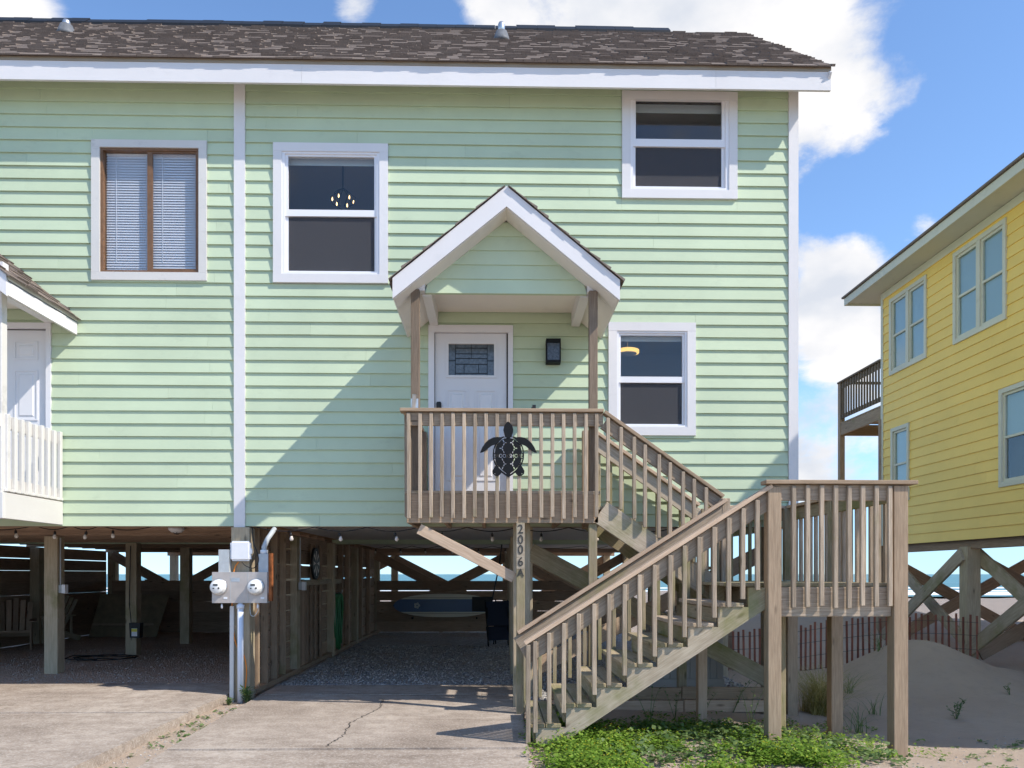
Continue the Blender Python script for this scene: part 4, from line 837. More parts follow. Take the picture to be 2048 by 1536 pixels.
b = bmesh.new(); bmesh.ops.create_cube(b, size=1)
for v in b.verts: v.co = Vector((v.co.x*(q1.x-q0.x), v.co.y*.085, v.co.z*(q1.z-q0.z)))
bmesh.ops.bevel(b, geom=b.edges[:], offset=.022, segments=3, affect='EDGES'); me = bpy.data.meshes.new('lid'); b.to_mesh(me); b.free(); me.materials.append(MATS['white_plastic']); link(bpy.data.objects.new('lid', me), ub2, Matrix.Translation(((q0.x+q1.x)/2, -.13, (q0.z+q1.z)/2)))
MB().box(q1.x-.001, q1.x+.018, -.16, -.13, q0.z+.09, q0.z+.15).build('latch', 'white_plastic', ub2)
def cable(name, label, pts, r, m, cat='cable'):
    pts = [Vector(p) for p in pts]; out_ = []
    for i in range(len(pts)-1):
        p0 = pts[max(i-1, 0)]; p1 = pts[i]; p2 = pts[i+1]; p3 = pts[min(i+2, len(pts)-1)]
        for k in range(6): t_ = k/6; out_.append(.5*((2*p1)+(p2-p0)*t_+(2*p0-5*p1+4*p2-p3)*t_**2+(3*p1-p0-3*p2+p3)*t_**3))
    out_.append(pts[-1]); return tag(MB().tube(out_, r, 6).build(name, m, None, True, origin=pts[0]), label, cat)
Q = lambda px, py, y=-.17: tuple(P(px, py, y))
cable('loop_cable', 'black cable looping down from the white junction box', [Q(484, 1124), Q(492, 1132), Q(508, 1136), Q(517, 1122), Q(514, 1104), Q(507, 1085), Q(505, 1056, -.08)], .006, 'black_plastic')
cable('bonding_wire', 'thin pale wire hanging below the right meter', [Q(518, 1210, -.14), Q(516, 1222, -.14), Q(508, 1232, -.14), Q(501, 1228, -.14), Q(500, 1205, -.14)], .004, 'shade_white')
cable('orange_cable', 'orange cable running down behind the white conduit pipe', [Q(477, 1124, -.12), Q(468, 1142, -.11), Q(464, 1200, -.10), Q(468, 1270, -.10), Q(478, 1300, -.10), Q(488, 1312, -.12), Q(493, 1340, -.12), Q(491, 1372, -.12), Q(489, 1392, -.14)], .008, 'orange_cable')
ls = thing('marker_stake', 'narrow grey split board standing against the middle pile', 'board', P(464, 1385, -.08)); q0, q1 = P(461, 1212, -.1), P(467, 1390, -.1); beam('plank', (q1.x-.02, -.1, -.08), (q0.x+.02, -.1, q0.z), .05, .03, 'old_white', ls, (0, 1, 0))
# ---- string lights
def string_lights(label, pts, y, bulbs, zc, group=None):
    s = thing('string_lights', label, 'string lights', (pts[0][0], y, zc))
    path = []
    for (x0, z0), (x1, z1) in zip(pts, pts[1:]):
        for k in range(8): t_ = k/8; path.append((x0+(x1-x0)*t_, y, z0+(z1-z0)*t_-.05*math.sin(math.pi*t_)))
    path.append((pts[-1][0], y, pts[-1][1])); MB().tube(path, .006, 6).build('cable', 'black_plastic', s, True)
    for x in bulbs:
        z = min(path, key=lambda p: abs(p[0]-x))[2]; tl = random.uniform(-.02, .02)
        MB().tube([(x, y, z), (x+tl*.3, y, z-.03)], .004, 5).build('drop_wire', 'black_plastic', s)
        so2 = MB().lathe((x+tl*.3, y, z-.02), (tl, 0, -1), [(0, .008), (.01, .016), (.04, .018), (.045, .012)], 10).build('socket', 'black_plastic', s, True)
        MB().lathe((x+tl*1.2, y, z-.062), (tl, 0, -1), [(0, .012), (.015, .018), (.035, .025), (.055, .018), (.062, .003)], 12).build('bulb', 'bulb_glass', s, True)
    return s
zl_ = ZB-.01
bl = [P(p, 1070, -.05).x for p in (580, 677, 789, 884, 984, 1083, 1192, 1290)]
string_lights('black string lights with clear bulbs along the front edge over the centre bay', [(XC+.2, zl_)]+[((a+b_)/2, zl_) for a, b_ in zip(bl, bl[1:])]+[(bl[-1]+.4, zl_)], -.02, bl, zl_)
bl = [P(p, 1110, 8.6).x for p in (752, 800, 850, 903, 957, 1010, 1065, 1190)]
string_lights('black string lights with small bulbs across the back of the centre bay', [(a-.3, CZ-.02) for a in bl]+[(bl[-1]+.3, CZ-.02)], 8.6, bl, CZ)
bl = [P(p, 1070, .5).x for p in (31, 110, 173, 226)]
string_lights('black string lights along the front edge of the left bay', [(bl[0]-.6, CZ-.06)]+[((a+b_)/2, CZ-.05) for a, b_ in zip(bl, bl[1:])]+[(bl[-1]+.5, CZ-.06)], .5, bl, CZ)
# ---- left bay things
bh = thing('bulkhead_light', 'oval caged bulkhead light on the ceiling of the left bay', 'lamp', P(353, 1068, 1.2)); q = P(353, 1070, 1.2)
MB().lathe((q.x, 1.2, CZ-.001), (0, 0, -1), [(0, .14), (.03, .14), (.035, .12)], 20).build('base', 'black_metal', bh, True); MB().lathe((q.x, 1.2, CZ-.03), (0, 0, -1), [(0, .115), (.04, .10), (.07, .06), (.08, .0)], 20).build('globe', 'white_plastic', bh, True)
for k in (-1, 0, 1): MB().tube([(q.x-.12*math.cos(.5*k), 1.2+k*.05, CZ-.03), (q.x, 1.2+k*.05, CZ-.125), (q.x+.12*math.cos(.5*k), 1.2+k*.05, CZ-.03)], .005, 5).build('cage_bar', 'black_metal', bh)
def outlet(label, p, n=(1, 0, 0)):
    o = thing('outlet_box', label, 'outlet', p); n = Vector(n); x, y, z = p
    MB().box(x-.04 if n.x == 0 else x, x+.04 if n.x == 0 else x+.05, y-.05 if n.x == 0 else y-.04, y if n.x == 0 else y+.04, z-.06, z+.06).build('box', 'grey_box', o)
    c = MB().box(x-.045 if n.x == 0 else x+.05, x+.045 if n.x == 0 else x+.10, y-.10 if n.x == 0 else y-.045, y-.05 if n.x == 0 else y+.045, z-.065, z+.065).build('cover', 'white_plastic', o)
    MB().tube([(x+.02, y-.02, z+.06), (x+.02, y-.02, CZ-.12)], .011, 6).build('conduit', 'grey_box', o)
outlet('white weatherproof outlet box on the first pile of the left bay', (COLS[0]+.10, ROWS[1]-.03, P(148, 1178, 2.3).z)); outlet('white outlet box on the pile of the dividing wall', (XC+.14, 2.33, P(600, 1172, 2.3).z))
bb = thing('bait_box', 'black plastic box with yellow label strapped to the second pile', 'box', P(271, 1262, 4.85)); q = P(271, 1261, 4.8)
mb = MB(); mb.prism([(q.x-.10, 4.76, q.z+.14), (q.x+.10, 4.76, q.z+.14), (q.x+.085, 4.76, q.z-.13), (q.x-.085, 4.76, q.z-.13)], (0, .14, 0)); mb.build('body', 'black_plastic', bb); MB().box(q.x-.05, q.x+.05, 4.752, 4.759, q.z-.10, q.z+.04).build('label', 'white_plastic', bb); MB().box(q.x-.05, q.x+.05, 4.750, 4.752, q.z-.02, q.z+.035).build('label', 'yellow_label', bb); MB().tube([(q.x-.1, 4.85, q.z+.12), (q.x-.14, 4.86, q.z+.5), (q.x-.12, 4.87, CZ-.15)], .008, 6).build('cord', 'black_plastic', bb)
lp = thing('leaning_panel', 'pale sheet of plywood leaning at the back of the left bay', 'panel', P(220, 1270, 9.4)); q0, q1 = P(186, 1272, 9.4), P(320, 1190, 9.4)
mb = MB(); mb.prism([(q0.x, 9.2, .0), (q1.x, 9.2, .0), (q1.x+.1, 9.7, q1.z), (q0.x+.03, 9.7, q1.z+.02)], (0, .02, 0)); mb.build('sheet', 'ply_dark', lp); beam('batten', (q0.x+.1, 9.18, .3), (q1.x-.05, 9.18, .3), .02, .05, 'dark_wood', lp)
def lounge_chair(label, x, y, rz, m):
    t_ = thing('adirondack_chair', label, 'chair', (x, y, 0), 'garden chairs in the left bay'); M = Matrix.Translation((x, y, 0)) @ Matrix.Rotation(rz, 4, 'Z')
    def bb_(n, p0, p1, w, h, up=(0, 0, 1)): beam(n, M @ Vector(p0), M @ Vector(p1), w, h, m, t_, M.to_3x3() @ Vector(up))
    for k in range(5): bb_('back_slat', (-.22+k*.11, .12, .28), (-.25+k*.125, .48, 1.0-abs(k-2)*.04), .09, .02, (0, -1, .4))
    for k in range(5): bb_('seat_slat', (-.27, -.40+k*.11, .38-k*.03), (.27, -.40+k*.11, .38-k*.03), .1, .02)
    for s in (-1, 1):
        bb_('leg', (s*.28, -.42, 0), (s*.28, -.42, .55), .08, .03, (1, 0, 0)); bb_('leg', (s*.28, -.4, .34), (s*.28, .55, .03), .03, .12); bb_('arm', (s*.31, -.5, .57), (s*.31, .35, .57), .12, .022); bb_('leg', (s*.28, .3, .1), (s*.28, .3, .56), .06, .03, (1, 0, 0))
lounge_chair('dark slatted garden chair facing the driveway beside the tall fence', P(30, 1290, 6.2).x, 6.2, .5, 'dark_wood'); lounge_chair('grey slatted garden chair set behind another garden chair', P(100, 1280, 8.0).x, 8.0, -.3, 'grey_pine')
hc_ = []
for k in range(30):
    a = k*.6; hc_.append((P(200, 1300, 4.2).x+(.55+.1*math.sin(k*.9))*math.cos(a), 4.3+(.35+.06*math.cos(k*.7))*math.sin(a), .015+.012*(k % 4)))
tag(MB().tube(hc_, .008, 6).build('floor_hose', 'black_plastic', None, True, origin=hc_[0]), 'black hose coiled loosely on the ground of the left bay', 'hose')
# ---- centre bay things
sb = thing('surfboard', 'white longboard with wide blue stripe hung on the back fence', 'surfboard', P(888, 1211, 10.68)); sy = 10.66
s0, s1, sc_ = P(786, 1208, sy), P(992, 1208, sy), P(888, 1211, sy); SL = s1.x-s0.x; SW = .30
def board_outline(w, n=40, x0=0., x1=1.):
    up_, dn = [], []
    for k in range(n+1):
        t_ = x0+(x1-x0)*k/n; e = max(0.0, 1-abs(2*t_-1)**2.6)**.55*w; up_.append((s0.x+SL*t_, e)); dn.append((s0.x+SL*t_, -e))
    return up_, dn
def board_mesh(name, w0, w1, m, y0, th, x0=0., x1=1.):
    u, d = board_outline(SW, 40, x0, x1); poly = [(p[0], y0, sc_.z+max(-w0, min(w1, p[1]))) for p in u]+[(p[0], y0, sc_.z+max(-w0, min(w1, p[1]))) for p in d[::-1]]
    mb = MB(); mb.prism(poly, (0, th, 0)); return mb.build(name, m, sb)
board_mesh('deck', 9, 9, 'board_white', sy, .06); board_mesh('stripe', .165, .165, 'board_blue', sy-.004, .004); MB().box(s0.x+.3, s1.x-.3, sy-.006, sy-.001, sc_.z+.205, sc_.z+.212).build('pinline', 'brown_frame', sb); MB().box(s0.x+.3, s1.x-.3, sy-.006, sy-.001, sc_.z-.212, sc_.z-.205).build('pinline', 'brown_frame', sb)
lg = P(834, 1211, sy)
for k in range(5):
    a = k*2*math.pi/5; MB().lathe((lg.x+.05*math.cos(a), sy-.0045, lg.z+.05*math.sin(a)), (0, -1, 0), [(0, .034), (.003, .034), (.0031, 0)], 10).build('flower_emblem', 'shade_white', sb)
q = P(965, 1208, sy); MB().box(q.x-.27, q.x+.27, sy-.012, sy-.0045, q.z-.19, q.z+.19).build('traction_pad', 'black_plastic', sb)
for xx in (s0.x+.5, s1.x-.5): MB().box(xx-.02, xx+.02, sy-.05, sy+.1, sc_.z-SW-.05, sc_.z-SW+.0).build('wall_bracket', 'black_metal', sb)
def folding_chair(label, x, y, rz):
    t_ = thing('folding_chair', label, 'chair', (x, y, 0), 'folded beach chairs'); M = Matrix.Translation((x, y, 0)) @ Matrix.Rotation(rz, 4, 'Z')
    for s in (-.25, .25):
        for (p0, p1) in (((s, 0, 0), (s, .22, .95)), ((s*.9, .1, 0), (s*.9, .16, .8))): MB().tube([M @ Vector(p0), M @ Vector(p1)], .014, 8).build('frame_tube', 'black_metal', t_)
    for (z0, z1, yy) in ((.42, .92, .1), (.12, .40, .05)):
        MB().add([M @ Vector(p) for p in ((-.25, yy+.0, z0), (.25, yy, z0), (.25, yy+.1, z1), (-.25, yy+.1, z1), (-.25, yy+.02, z0), (.25, yy+.02, z0), (.25, yy+.12, z1), (-.25, yy+.12, z1))], [(0, 1, 2, 3), (7, 6, 5, 4), (0, 4, 5, 1), (2, 6, 7, 3), (1, 5, 6, 2), (0, 3, 7, 4)]).build('fabric', 'navy_fabric', t_)
folding_chair('navy folding beach chair leaning by the pile under the stairs', P(1000, 1270, 6.6).x, 6.6, .35); folding_chair('dark folding beach chair stacked behind the navy one', P(1010, 1270, 7.1).x, 7.0, -.2)
cable('hanging_strap', 'black straps hanging from the ceiling above the folded chairs', [(.16, 7.3, CZ), (.10, 7.2, 1.7), (.02, 7.1, 1.3), (-.05, 7.0, .95)], .016, 'black_plastic', 'strap')
# garden hose
gh = thing('garden_hose', 'green garden hose hanging in long loops on the dividing wall', 'hose', (wx+.1, 5.4, 1.2))
for k in range(9):
    y0 = 5.1+.06*k+random.uniform(-.03, .03); zb_ = .06+random.uniform(0, .25); ww = .10+random.uniform(-.03, .08); pts = []
    for j in range(17):
        a = j/16*2*math.pi; pts.append((wx+.10+.012*k % .07+.02*math.sin(a*2), y0+ww*math.sin(a)*(.6+.6*(1-math.cos(a))/2), 1.12-(1.12-zb_)*(1-math.cos(a))/2))
    MB().tube(pts, .014, 7).build('loop', 'hose_green', gh, True)
MB().tube([(wx+.04, 5.35, 1.14), (wx+.18, 5.35, 1.14), (wx+.19, 5.35, 1.2)], .015, 8).build('hook', 'galvanised', gh, True)
dw = thing('dart_board', 'round dark wheel-like board hanging on the dividing wall', 'wall decor', (wx+.08, 3.6, 1.6)); zc_ = P(612, 1127, 3.6).z
MB().lathe((wx+.06, 3.6, zc_), (1, 0, 0), [(0, .27), (.03, .27), (.032, .25), (.033, 0)], 28).build('disc', 'black_plastic', dw, True)
for k in range(8): a = k*math.pi/4; MB().add([(wx+.096, 3.6+.04*math.cos(a), zc_+.04*math.sin(a)), (wx+.096, 3.6+.21*math.cos(a-.17), zc_+.21*math.sin(a-.17)), (wx+.096, 3.6+.21*math.cos(a+.17), zc_+.21*math.sin(a+.17))], [(0, 1, 2)]).build('segment', 'ceiling_white', dw)
vt = thing('ceiling_vent', 'small square vent grille on the ceiling near the dividing wall', 'vent', P(614, 1063, 1.6)); q = P(616, 1063, 1.6); MB().box(q.x-.12, q.x+.12, 1.5, 1.74, CZ-.03, CZ).build('frame', 'ceiling_white', vt)
for k in range(5): MB().box(q.x-.1, q.x+.1, 1.53+k*.04, 1.545+k*.04, CZ-.036, CZ-.031).build('slat', 'grey_box', vt)
cd = thing('recessed_light', 'round recessed light in the ceiling of the centre bay', 'lamp', P(816, 1068, 1.5)); q = P(816, 1068, 1.4); MB().lathe((q.x, 1.4, CZ), (0, 0, -1), [(0, .1), (.012, .1), (.013, .07)], 20).build('trim_ring', 'white_plastic', cd, True)
# storage cabinet and edging boards under the stairs
ca = thing('storage_cabinet', 'grey beadboard storage cabinet under the staircase', 'cabinet', (2.5, .75, 0)); cx0, cx1 = P(1300, 1330, .6).x, P(1447, 1330, .6).x; nb_ = 11
MB().box(cx0, cx1, .62, 1.2, .0, .95).build('carcass', 'grey_plank', ca)
for k in range(nb_): w_ = (cx1-cx0)/nb_; MB().box(cx0+k*w_+.003, cx0+(k+1)*w_-.003, .60, .619, .12, .9).build('plank', 'grey_plank', ca)
MB().box(cx0-.01, cx1+.01, .59, .619, .0, .115).build('base_rail', 'grey_plank', ca); MB().box(cx0-.03, cx1+.03, .58, 1.22, .951, .98).build('lid', 'grey_plank', ca)
ed = thing('edging_boards', 'stacked timber edging boards holding back gravel under the stairs', 'edging', (2.0, -.5, -.1))
for (z, m_, dx) in ((.10, 'tan_post', 0), (-.05, 'new_pine', .02)):
    for (a, b_) in ((.62, 2.2), (2.21, 3.35)): beam('timber', (a+dx, -.48-(.02 if z < 0 else 0), z), (b_+dx, -.48-(.02 if z < 0 else 0), z-.01), .045, .14, m_, ed)
for xx in (.7, 2.2, 3.2): post('stake', xx, -.43, -.3, .15, .05, 'tan_post', ed)
# ================================================================== YELLOW HOUSE
YX = 8.26; yb_ = PXp(1765, 900, YX).y; yf_ = -3.95
yh = thing('yellow_house', 'yellow clapboard beach house on braced piles next door', 'house', (YX+3, (yb_+yf_)/2, 0))
YZB = PXp(1815, 1088, YX).z; YZT = PXp(1765, 600, YX).z+.12
yfr = lambda s, z, o: (YX-o, s, z)
def yrect(l, r, t, b): p = PXp(l, t, YX); q = PXp(r, (t+b)/2, YX); z0 = PXp(l, b, YX).z; return (q.y, p.y, z0, p.z)
YW = [yrect(1782, 1856, 600, 752), yrect(1910, 2016, 508, 690), yrect(1785, 1821, 858, 1006), yrect(2002, 2100, 780, 975)]
YW += [(YW[1][0]-3.4, YW[1][1]-3.4, YW[1][2], YW[1][3])]
clap_wall(yh, yfr, yf_, yb_-.07, YZB, YZT, .186, YW, 'yellow_siding', .026, 5.2)
mb = MB()
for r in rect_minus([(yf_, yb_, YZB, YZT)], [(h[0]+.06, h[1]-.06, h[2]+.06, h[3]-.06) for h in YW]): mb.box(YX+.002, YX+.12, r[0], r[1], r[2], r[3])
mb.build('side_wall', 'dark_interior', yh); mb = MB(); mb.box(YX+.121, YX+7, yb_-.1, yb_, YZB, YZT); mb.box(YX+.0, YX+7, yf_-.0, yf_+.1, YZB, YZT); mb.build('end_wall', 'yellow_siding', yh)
MB().box(YX-.03, YX+.0, yb_-.07, yb_+.02, YZB, YZT).build('corner_trim', 'cream_trim', yh); MB().box(YX-.03, YX-.0, yf_, yb_-.071, YZT-.14, YZT+.0).build('frieze_board', 'cream_trim', yh)
for h in YW:
    w = bpy.data.objects.new('window', None); link(w, yh, Matrix.Translation((YX, (h[0]+h[1])/2, h[2])))
    dbl = (h[1]-h[0]) > 1.15; cw = .075
    for r in rect_minus([h], [(h[0]+cw, h[1]-cw, h[2]+cw, h[3]-cw)]): MB().box(YX-.045, YX, r[0], r[1], r[2], r[3]).build('casing', 'cream_trim', w)
    iy0, iy1, iz0, iz1 = h[0]+cw, h[1]-cw, h[2]+cw, h[3]-cw; parts = [(iy0, (iy0+iy1)/2-.05), ((iy0+iy1)/2+.05, iy1)] if dbl else [(iy0, iy1)]
    if dbl: MB().box(YX-.04, YX+.02, (iy0+iy1)/2-.05, (iy0+iy1)/2+.05, iz0, iz1).build('mullion', 'cream_trim', w)
    for (a, b_) in parts:
        zm = (iz0+iz1)/2; mb = MB()
        for r in rect_minus([(a, b_, iz0, iz1)], [(a+.045, b_-.045, iz0+.05, zm-.02), (a+.045, b_-.045, zm+.02, iz1-.045)]): mb.box(YX-.015, YX+.03, r[0], r[1], r[2], r[3])
        mb.build('sash', 'cream_trim', w); MB().box(YX+.012, YX+.016, a+.04, b_-.04, iz0+.04, zm).build('pane', 'far_glass', w); MB().box(YX+.004, YX+.008, a+.04, b_-.04, zm, iz1-.04).build('pane', 'far_glass', w)
        MB().box(YX+.035, YX+.04, a, b_, iz0+(.0 if h is not YW[3] else .75), iz1).build('roller_shade', 'shade_white', w)
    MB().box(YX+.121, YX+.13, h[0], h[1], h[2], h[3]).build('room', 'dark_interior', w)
# eaves and roof: eave line parallel to the side wall
EX = PXp(1690, 612, YX-.5).x; ey1 = PXp(1690, 606, YX-.5).y; ez0 = PXp(1690, 612, YX-.5).z; ez1 = PXp(1690, 597, YX-.5).z
MB().box(EX-.02, EX+.02, yf_-.5, ey1, ez0, ez1-.012).build('fascia_board', 'cream_trim', yh); MB().box(EX+.021, YX+7, ey1-.03, ey1, ez0, ez1-.012).build('fascia_board', 'cream_trim', yh)
MB().box(EX+.021, YX+.1, yf_-.5, ey1-.031, ez0+.03, ez0+.05).build('soffit', 'cream_trim', yh); MB().box(YX+.101, YX+7, yb_+.001, ey1-.031, ez0+.03, ez0+.05).build('soffit', 'cream_trim', yh)
mb = MB(); zz = ez1; xm = YX+3.5; mb.prism([(EX-.06, yf_-.55, zz), (EX-.06, yf_-.55, zz+.035), (xm, yf_-.55, zz+.035+(xm-EX)*.42), (2*xm-EX, yf_-.55, zz+.035), (2*xm-EX, yf_-.55, zz)], (0, ey1+.05-yf_+.55, 0)); mb.build('roof', 'shingle', yh)
# piles and braces
YC = [PXp(1932, 1200, YX+.05).y+k*3.05 for k in (-3, -2, -1, 0, 1)]
for yy in YC:
    for xx in (YX+.12, YX+3.4, YX+6.8): post('pile', xx, yy, -.9, YZB-.12, .24, 'pile_wood', yh)
for xx in (YX+.12, YX+3.4, YX+6.8): beam('floor_beam', (xx, yf_, YZB-.06), (xx, yb_, YZB-.06), .12, .2, 'dark_wood', yh)
MB().box(YX+.01, YX+7, yf_+.1, yb_-.1, YZB+.041, YZB+.08).build('underside', 'brown_panel', yh)
for a, b_ in zip(YC[1:], YC[2:]):
    for xx in (YX+.12, YX+6.8): beam('cross_brace', (xx-.14, a, YZB-.25), (xx-.14, b_, .05), .05, .24, 'grey_pine', yh); beam('cross_brace', (xx+.14, a, .05), (xx+.14, b_, YZB-.25), .05, .24, 'grey_pine', yh)
for yy in (YC[3], YC[4]): beam('cross_brace', (YX+.2, yy+.14, YZB-.25), (YX+3.4, yy+.14, .1), .05, .24, 'dark_wood', yh); beam('cross_brace', (YX+.2, yy-.14, .1), (YX+3.4, yy-.14, YZB-.25), .05, .24, 'dark_wood', yh)
beam('sill_log', (YX+.3, YC[3]-1.5, -.02), (YX+4, YC[3]-2.2, -.02), .2, .2, 'grey_pine', yh)
# rear deck of the yellow house
yd = thing('upper_deck', 'weathered upper deck with railing behind the yellow house', 'deck', (YX, 8, 0)); d1 = PXp(1681, 800, YX).y; fz0, fz1 = PXp(1690, 868, YX).z, PXp(1690, 846, YX).z; rzt = PXp(1681, 766, YX).z
beam('rim_board', (YX, yb_+.02, (fz0+fz1)/2), (YX, d1, (fz0+fz1)/2), .05, fz1-fz0, 'tan_post', yd); beam('rim_board', (YX+.03, d1, (fz0+fz1)/2), (YX+5, d1, (fz0+fz1)/2), .05, fz1-fz0, 'tan_post', yd)
for k in range(12): beam('deck_board', (YX-.03, yb_+.1+k*(d1-yb_-.1)/12, fz1+.02), (YX+5, yb_+.1+k*(d1-yb_-.1)/12, fz1+.02), .15, .035, 'tan_post', yd)
beam('rail_cap', (YX, yb_+.02, rzt), (YX, d1+.05, rzt), .13, .04, 'porch_post', yd); beam('rail_board', (YX, yb_+.02, rzt-.1), (YX, d1, rzt-.1), .03, .12, 'porch_post', yd); beam('rail_board', (YX, yb_+.02, fz1+.18), (YX, d1, fz1+.18), .03, .1, 'porch_post', yd); beam('rail_cap', (YX+.03, d1, rzt), (YX+5, d1, rzt), .13, .04, 'porch_post', yd)
for k in range(15): post('baluster', YX-.02, yb_+.12+k*(d1-yb_-.2)/14, fz1+.12, rzt-.02, .035, 'porch_post', yd)
for yy in (yb_+.05, d1): post('deck_post', YX+.02, yy, -1.0, rzt-.02 if yy == d1 else fz0, .12, 'dark_wood', yd)
# ================================================================== SAND FENCE
sf = thing('sand_fence', 'red slat-and-wire sand fence beside the dune in front of yellow house piles', 'fence', (6, 4, -.2))
fx0, fx1 = 4.05, PXp(1951, 1280, 8.35).x-.1; x = fx0; ptsf = []
while x < fx1:
    yy = 3.95+.12*math.sin(x*1.3)-.35*max(0, (x-7.2)); ptsf.append((x, yy)); zg = H(x, yy); hh = random.uniform(.93, 1.02)
    zt_ = -.33+hh+.14*math.sin(x*.9+1); beam('slat', (x, yy, min(zg, zt_-.5)-.05), (x+random.uniform(-.012, .012), yy+.01, zt_), .036, .012, 'red_slat', sf, (0, 1, 0)); x += random.uniform(.082, .105)
for dz in (.18, .42, .66, .88): MB().tube([(a, b_-.012, -.33+dz+.14*math.sin(a*.9+1)) for a, b_ in ptsf], .004, 5).build('wire', 'wire_dark', sf)
for xx in (4.15, 4.75): post('fence_post', xx, 4.05, -.4, .95, .09, 'dark_wood', sf)
# ================================================================== PLANTS
def leaf_cloud(name, label, centers, leaf, m, hmax, spread, per, seed, kind='stuff'):
    rs = np.random.RandomState(seed); V = []; F = []
    for (x, y, s) in centers:
        z0 = H(x, y); n = int(per*s)
        for _ in range(n):
            a = rs.uniform(0, 6.283); rr = spread*s*rs.uniform(0, 1)**.6; px, py = x+rr*math.cos(a), y+rr*math.sin(a); pz = z0+.008+hmax*s*rs.uniform(.05, 1)*(1-.55*(rr/(spread*s+1e-6)))
            l = leaf*rs.uniform(.6, 1.4); t_ = rs.uniform(0, 6.283); tilt = rs.uniform(-.7, .7); d = np.array([math.cos(t_), math.sin(t_), tilt*.8]); e = np.array([-math.sin(t_), math.cos(t_), rs.uniform(-.5, .5)]); c = np.array([px, py, pz]); i0 = len(V)
            V += [tuple(c-d*l), tuple(c+e*l*.62+d*l*.1), tuple(c+d*l), tuple(c-e*l*.62+d*l*.1)]; F.append((i0, i0+1, i0+2, i0+3))
    mb = MB(); mb.v = V; mb.f = F; o = mb.build(name, m); o['kind'] = kind; o['label'] = label; return o
def density(px, py):                   # share of green in the ground-cover zone (photo pixels)
    if 1040 < px < 1560 and py > 1425: d = 1.0 if py > 1455 else .55
    elif 1560 <= px < 1720 and py > 1410: d = .5
    else: d = 0
    return d
cs, fs_ = [], []
rs = np.random.RandomState(3)
while len(cs) < 1400:
    x = rs.uniform(.28, 4.0); y = rs.uniform(-4.3, -1.5); n_ = noise.noise(Vector((x*1.4, y*1.4, 2)))*.6+noise.noise(Vector((x*4, y*4, 9)))*.35
    edge = smooth(.26, .55, x)*(1-smooth(2.2, 3.0, x)*.9)*(1-smooth(-1.9, -1.55, y))
    if x > 1.15 and y < -2.95+.3*math.sin(x*2.3) and n_ < .16: edge *= .12
    if rs.uniform() < edge*(.42+n_*1.7): cs.append((x, y, rs.uniform(.55, 1.25)*(1+.9*max(0, noise.noise(Vector((x*.9+3, y*1.1, 7)))+.15)*(1.3 if x < 1.6 else .8))))
leaf_cloud('ground_cover', 'low bright green clover-like ground cover in front of the stairs', cs, .0155, 'clover_leaf', .12, .09, 32, 11)
mb = MB()
for (x, y, s) in cs[::3]:
    for _ in range(1): px, py, pz = x+rs.uniform(-.08, .08), y+rs.uniform(-.08, .08), H(x, y)+.115*s; r = .006; mb.add([(px-r, py, pz), (px, py-r, pz+.003), (px+r, py, pz), (px, py+r, pz+.003)], [(0, 1, 2, 3)])
o = mb.build('clover_flowers', 'flower_yellow'); o['kind'] = 'stuff'; o['label'] = 'tiny yellow flowers scattered over the ground cover'
c2 = [(x, y, rs.uniform(.7, 1.3)) for x, y in zip(rs.uniform(.9, 3.3, 210), rs.uniform(-3.4, -1.75, 210))]
leaf_cloud('broadleaf_weeds', 'broad-leaved weeds growing among the ground cover', c2, .028, 'broad_leaf', .14, .10, 16, 12)
c3 = [(x, y, rs.uniform(.4, 1.0)) for x, y in zip(rs.uniform(3.0, 6.2, 70), rs.uniform(-3.9, -1.9, 70))]+[(rs.uniform(-3.15, -2.8), rs.uniform(-4.2, -.3), rs.uniform(.4, .9)) for _ in range(42)]
leaf_cloud('sparse_weeds', 'sparse flat green weeds on the open sand and between driveways', c3, .02, 'broad_leaf', .03, .10, 14, 13)
c4 = [(rs.uniform(1.6, 4.4), rs.uniform(-1.7, -.7), rs.uniform(.5, 1)) for _ in range(70)]
leaf_cloud('shade_weeds', 'small weeds in the shade under the landing', c4, .018, 'clover_leaf', .07, .10, 16, 14)
def sprig(label, x, y, h, n, leaf, seed, cat='plant', name='seedling', group=None):
    rs = np.random.RandomState(seed); z0 = H(x, y); p = thing(name, label, cat, (x, y, z0), group); st_ = MB(); lv = MB()
    for k in range(n):
        a = rs.uniform(0, 6.28); lean = rs.uniform(.1, .55); top = Vector((x+math.cos(a)*lean*h, y+math.sin(a)*lean*h, z0+h*rs.uniform(.6, 1))); b0 = Vector((x, y, z0-.02)); mid = b0.lerp(top, .5)+Vector((0, 0, h*.12)); st_.tube([b0, mid, top], [.004, .003, .0015], 5)
        for j in range(7):
            t_ = .25+.75*j/6; c = (b0.lerp(mid, t_*2) if t_ < .5 else mid.lerp(top, t_*2-1)); aa = rs.uniform(0, 6.28); d = Vector((math.cos(aa), math.sin(aa), rs.uniform(.1, .8)))*leaf; e = Vector((-math.sin(aa), math.cos(aa), 0))*leaf*.22
            lv.add([c, c+d*.5+e, c+d, c+d*.5-e], [(0, 1, 2, 3)])
    st_.build('stem', 'broad_leaf', p); lv.build('leaves', 'broad_leaf', p)
def gpt(px, py, z=-.2):
    d = ray(px, py); t_ = (z-EYE)/d.z; return d.x*t_, d.y*t_-DIST
x, y = gpt(1913, 1430, -.2); sprig('small leafy seedling alone on the shaded sand slope', x, y, .24, 7, .06, 1)
x, y = gpt(2020, 1392, -.15); sprig('tiny two-stemmed seedling near the sunlit sand patch', x, y, .16, 3, .05, 2)
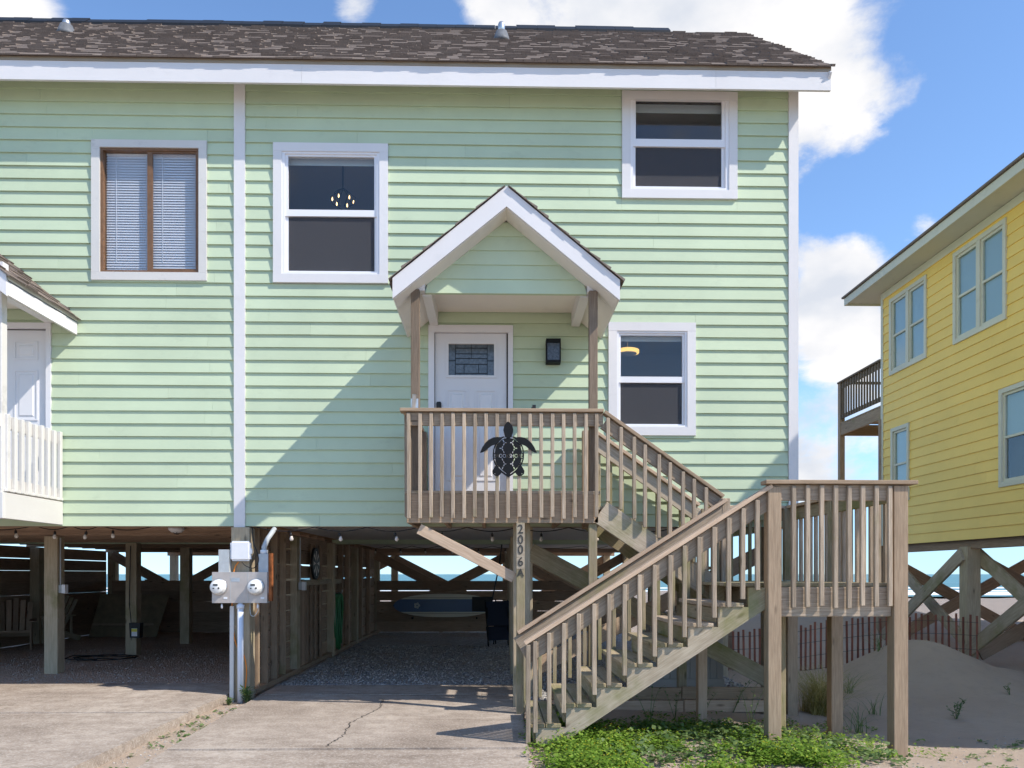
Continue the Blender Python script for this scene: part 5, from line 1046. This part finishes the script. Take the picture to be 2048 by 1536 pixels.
for k, (px, py) in enumerate(((1350, 1420), (1405, 1415), (1465, 1405), (1300, 1430), (1500, 1425))): x, y = gpt(px, py+15, -.1); sprig('tall thin weed with small leaves growing '+('just left of the middle stair support', 'just right of the middle stair support', 'in front of the edging boards near the cabinet', 'beneath the lower stringer of the staircase', 'close to the front landing post')[k], x, y, random.uniform(.3, .55), 3, .05, 20+k, 'weed', 'tall_weed', 'weeds under the stairs')
x, y = P(494, 1390, -.12).x+.03, -.22; sprig('leafy green weed at the foot of the meter pile', x, y, .2, 12, .07, 40, 'weed', 'tall_weed')
x, y = P(462, 1400, -.25).x, -.33; sprig('low weed tuft beside the driveway edge', x, y, .08, 8, .05, 41, 'weed', 'tall_weed')
def grass(label, x, y, n, h, spread, seed, m='dry_grass', group=None):
    rs = np.random.RandomState(seed); z0 = H(x, y); p = thing('dune_grass', label, 'grass', (x, y, z0), group); mb = MB()
    for k in range(n):
        a = rs.uniform(0, 6.28); r0 = spread*.35*rs.uniform(0, 1); bx, by = x+r0*math.cos(rs.uniform(0, 6.28)), y+r0*math.sin(rs.uniform(0, 6.28)); hh = h*rs.uniform(.5, 1.1); out_ = spread*rs.uniform(.4, 2.0); w = .0045; pts = []
        for j in range(6): t_ = j/5; pts.append(Vector((bx+math.cos(a)*out_*t_**1.7, by+math.sin(a)*out_*t_**1.7, z0-.02+hh*(t_*1.5-.72*t_*t_*rs.uniform(.8, 1.25)))))
        e = Vector((-math.sin(a), math.cos(a), 0)); vs = []; fs = []
        for j, q in enumerate(pts): ww = w*(1-j/5.3); vs += [q-e*ww, q+e*ww]
        for j in range(5): fs.append((2*j, 2*j+1, 2*j+3, 2*j+2))
        mb.add(vs, fs)
    o = mb.build('blades', m, p); o['kind'] = 'stuff'
x, y = gpt(1640, 1425, -.25); grass('large arching tuft of golden dune grass behind the landing posts', x, y, 620, .72, .55, 51); x, y = gpt(1612, 1425, -.25); grass('smaller golden dune grass tuft beside the large one', x-.25, y+.4, 320, .6, .4, 52)
for k, (px, py, n, h) in enumerate(((1715, 1440, 26, .4), (1745, 1400, 18, .35), (1800, 1330, 26, .4), (1860, 1320, 26, .35), (1900, 1335, 20, .3), (1760, 1345, 22, .4), (1700, 1370, 30, .4))):
    x, y = gpt(px, py, -.1); grass('sparse wispy beach grass on the dune sand', x, y, n, h, .28, 60+k, 'broad_leaf', 'wispy beach grass on the sand')
print('objects', len(bpy.data.objects))
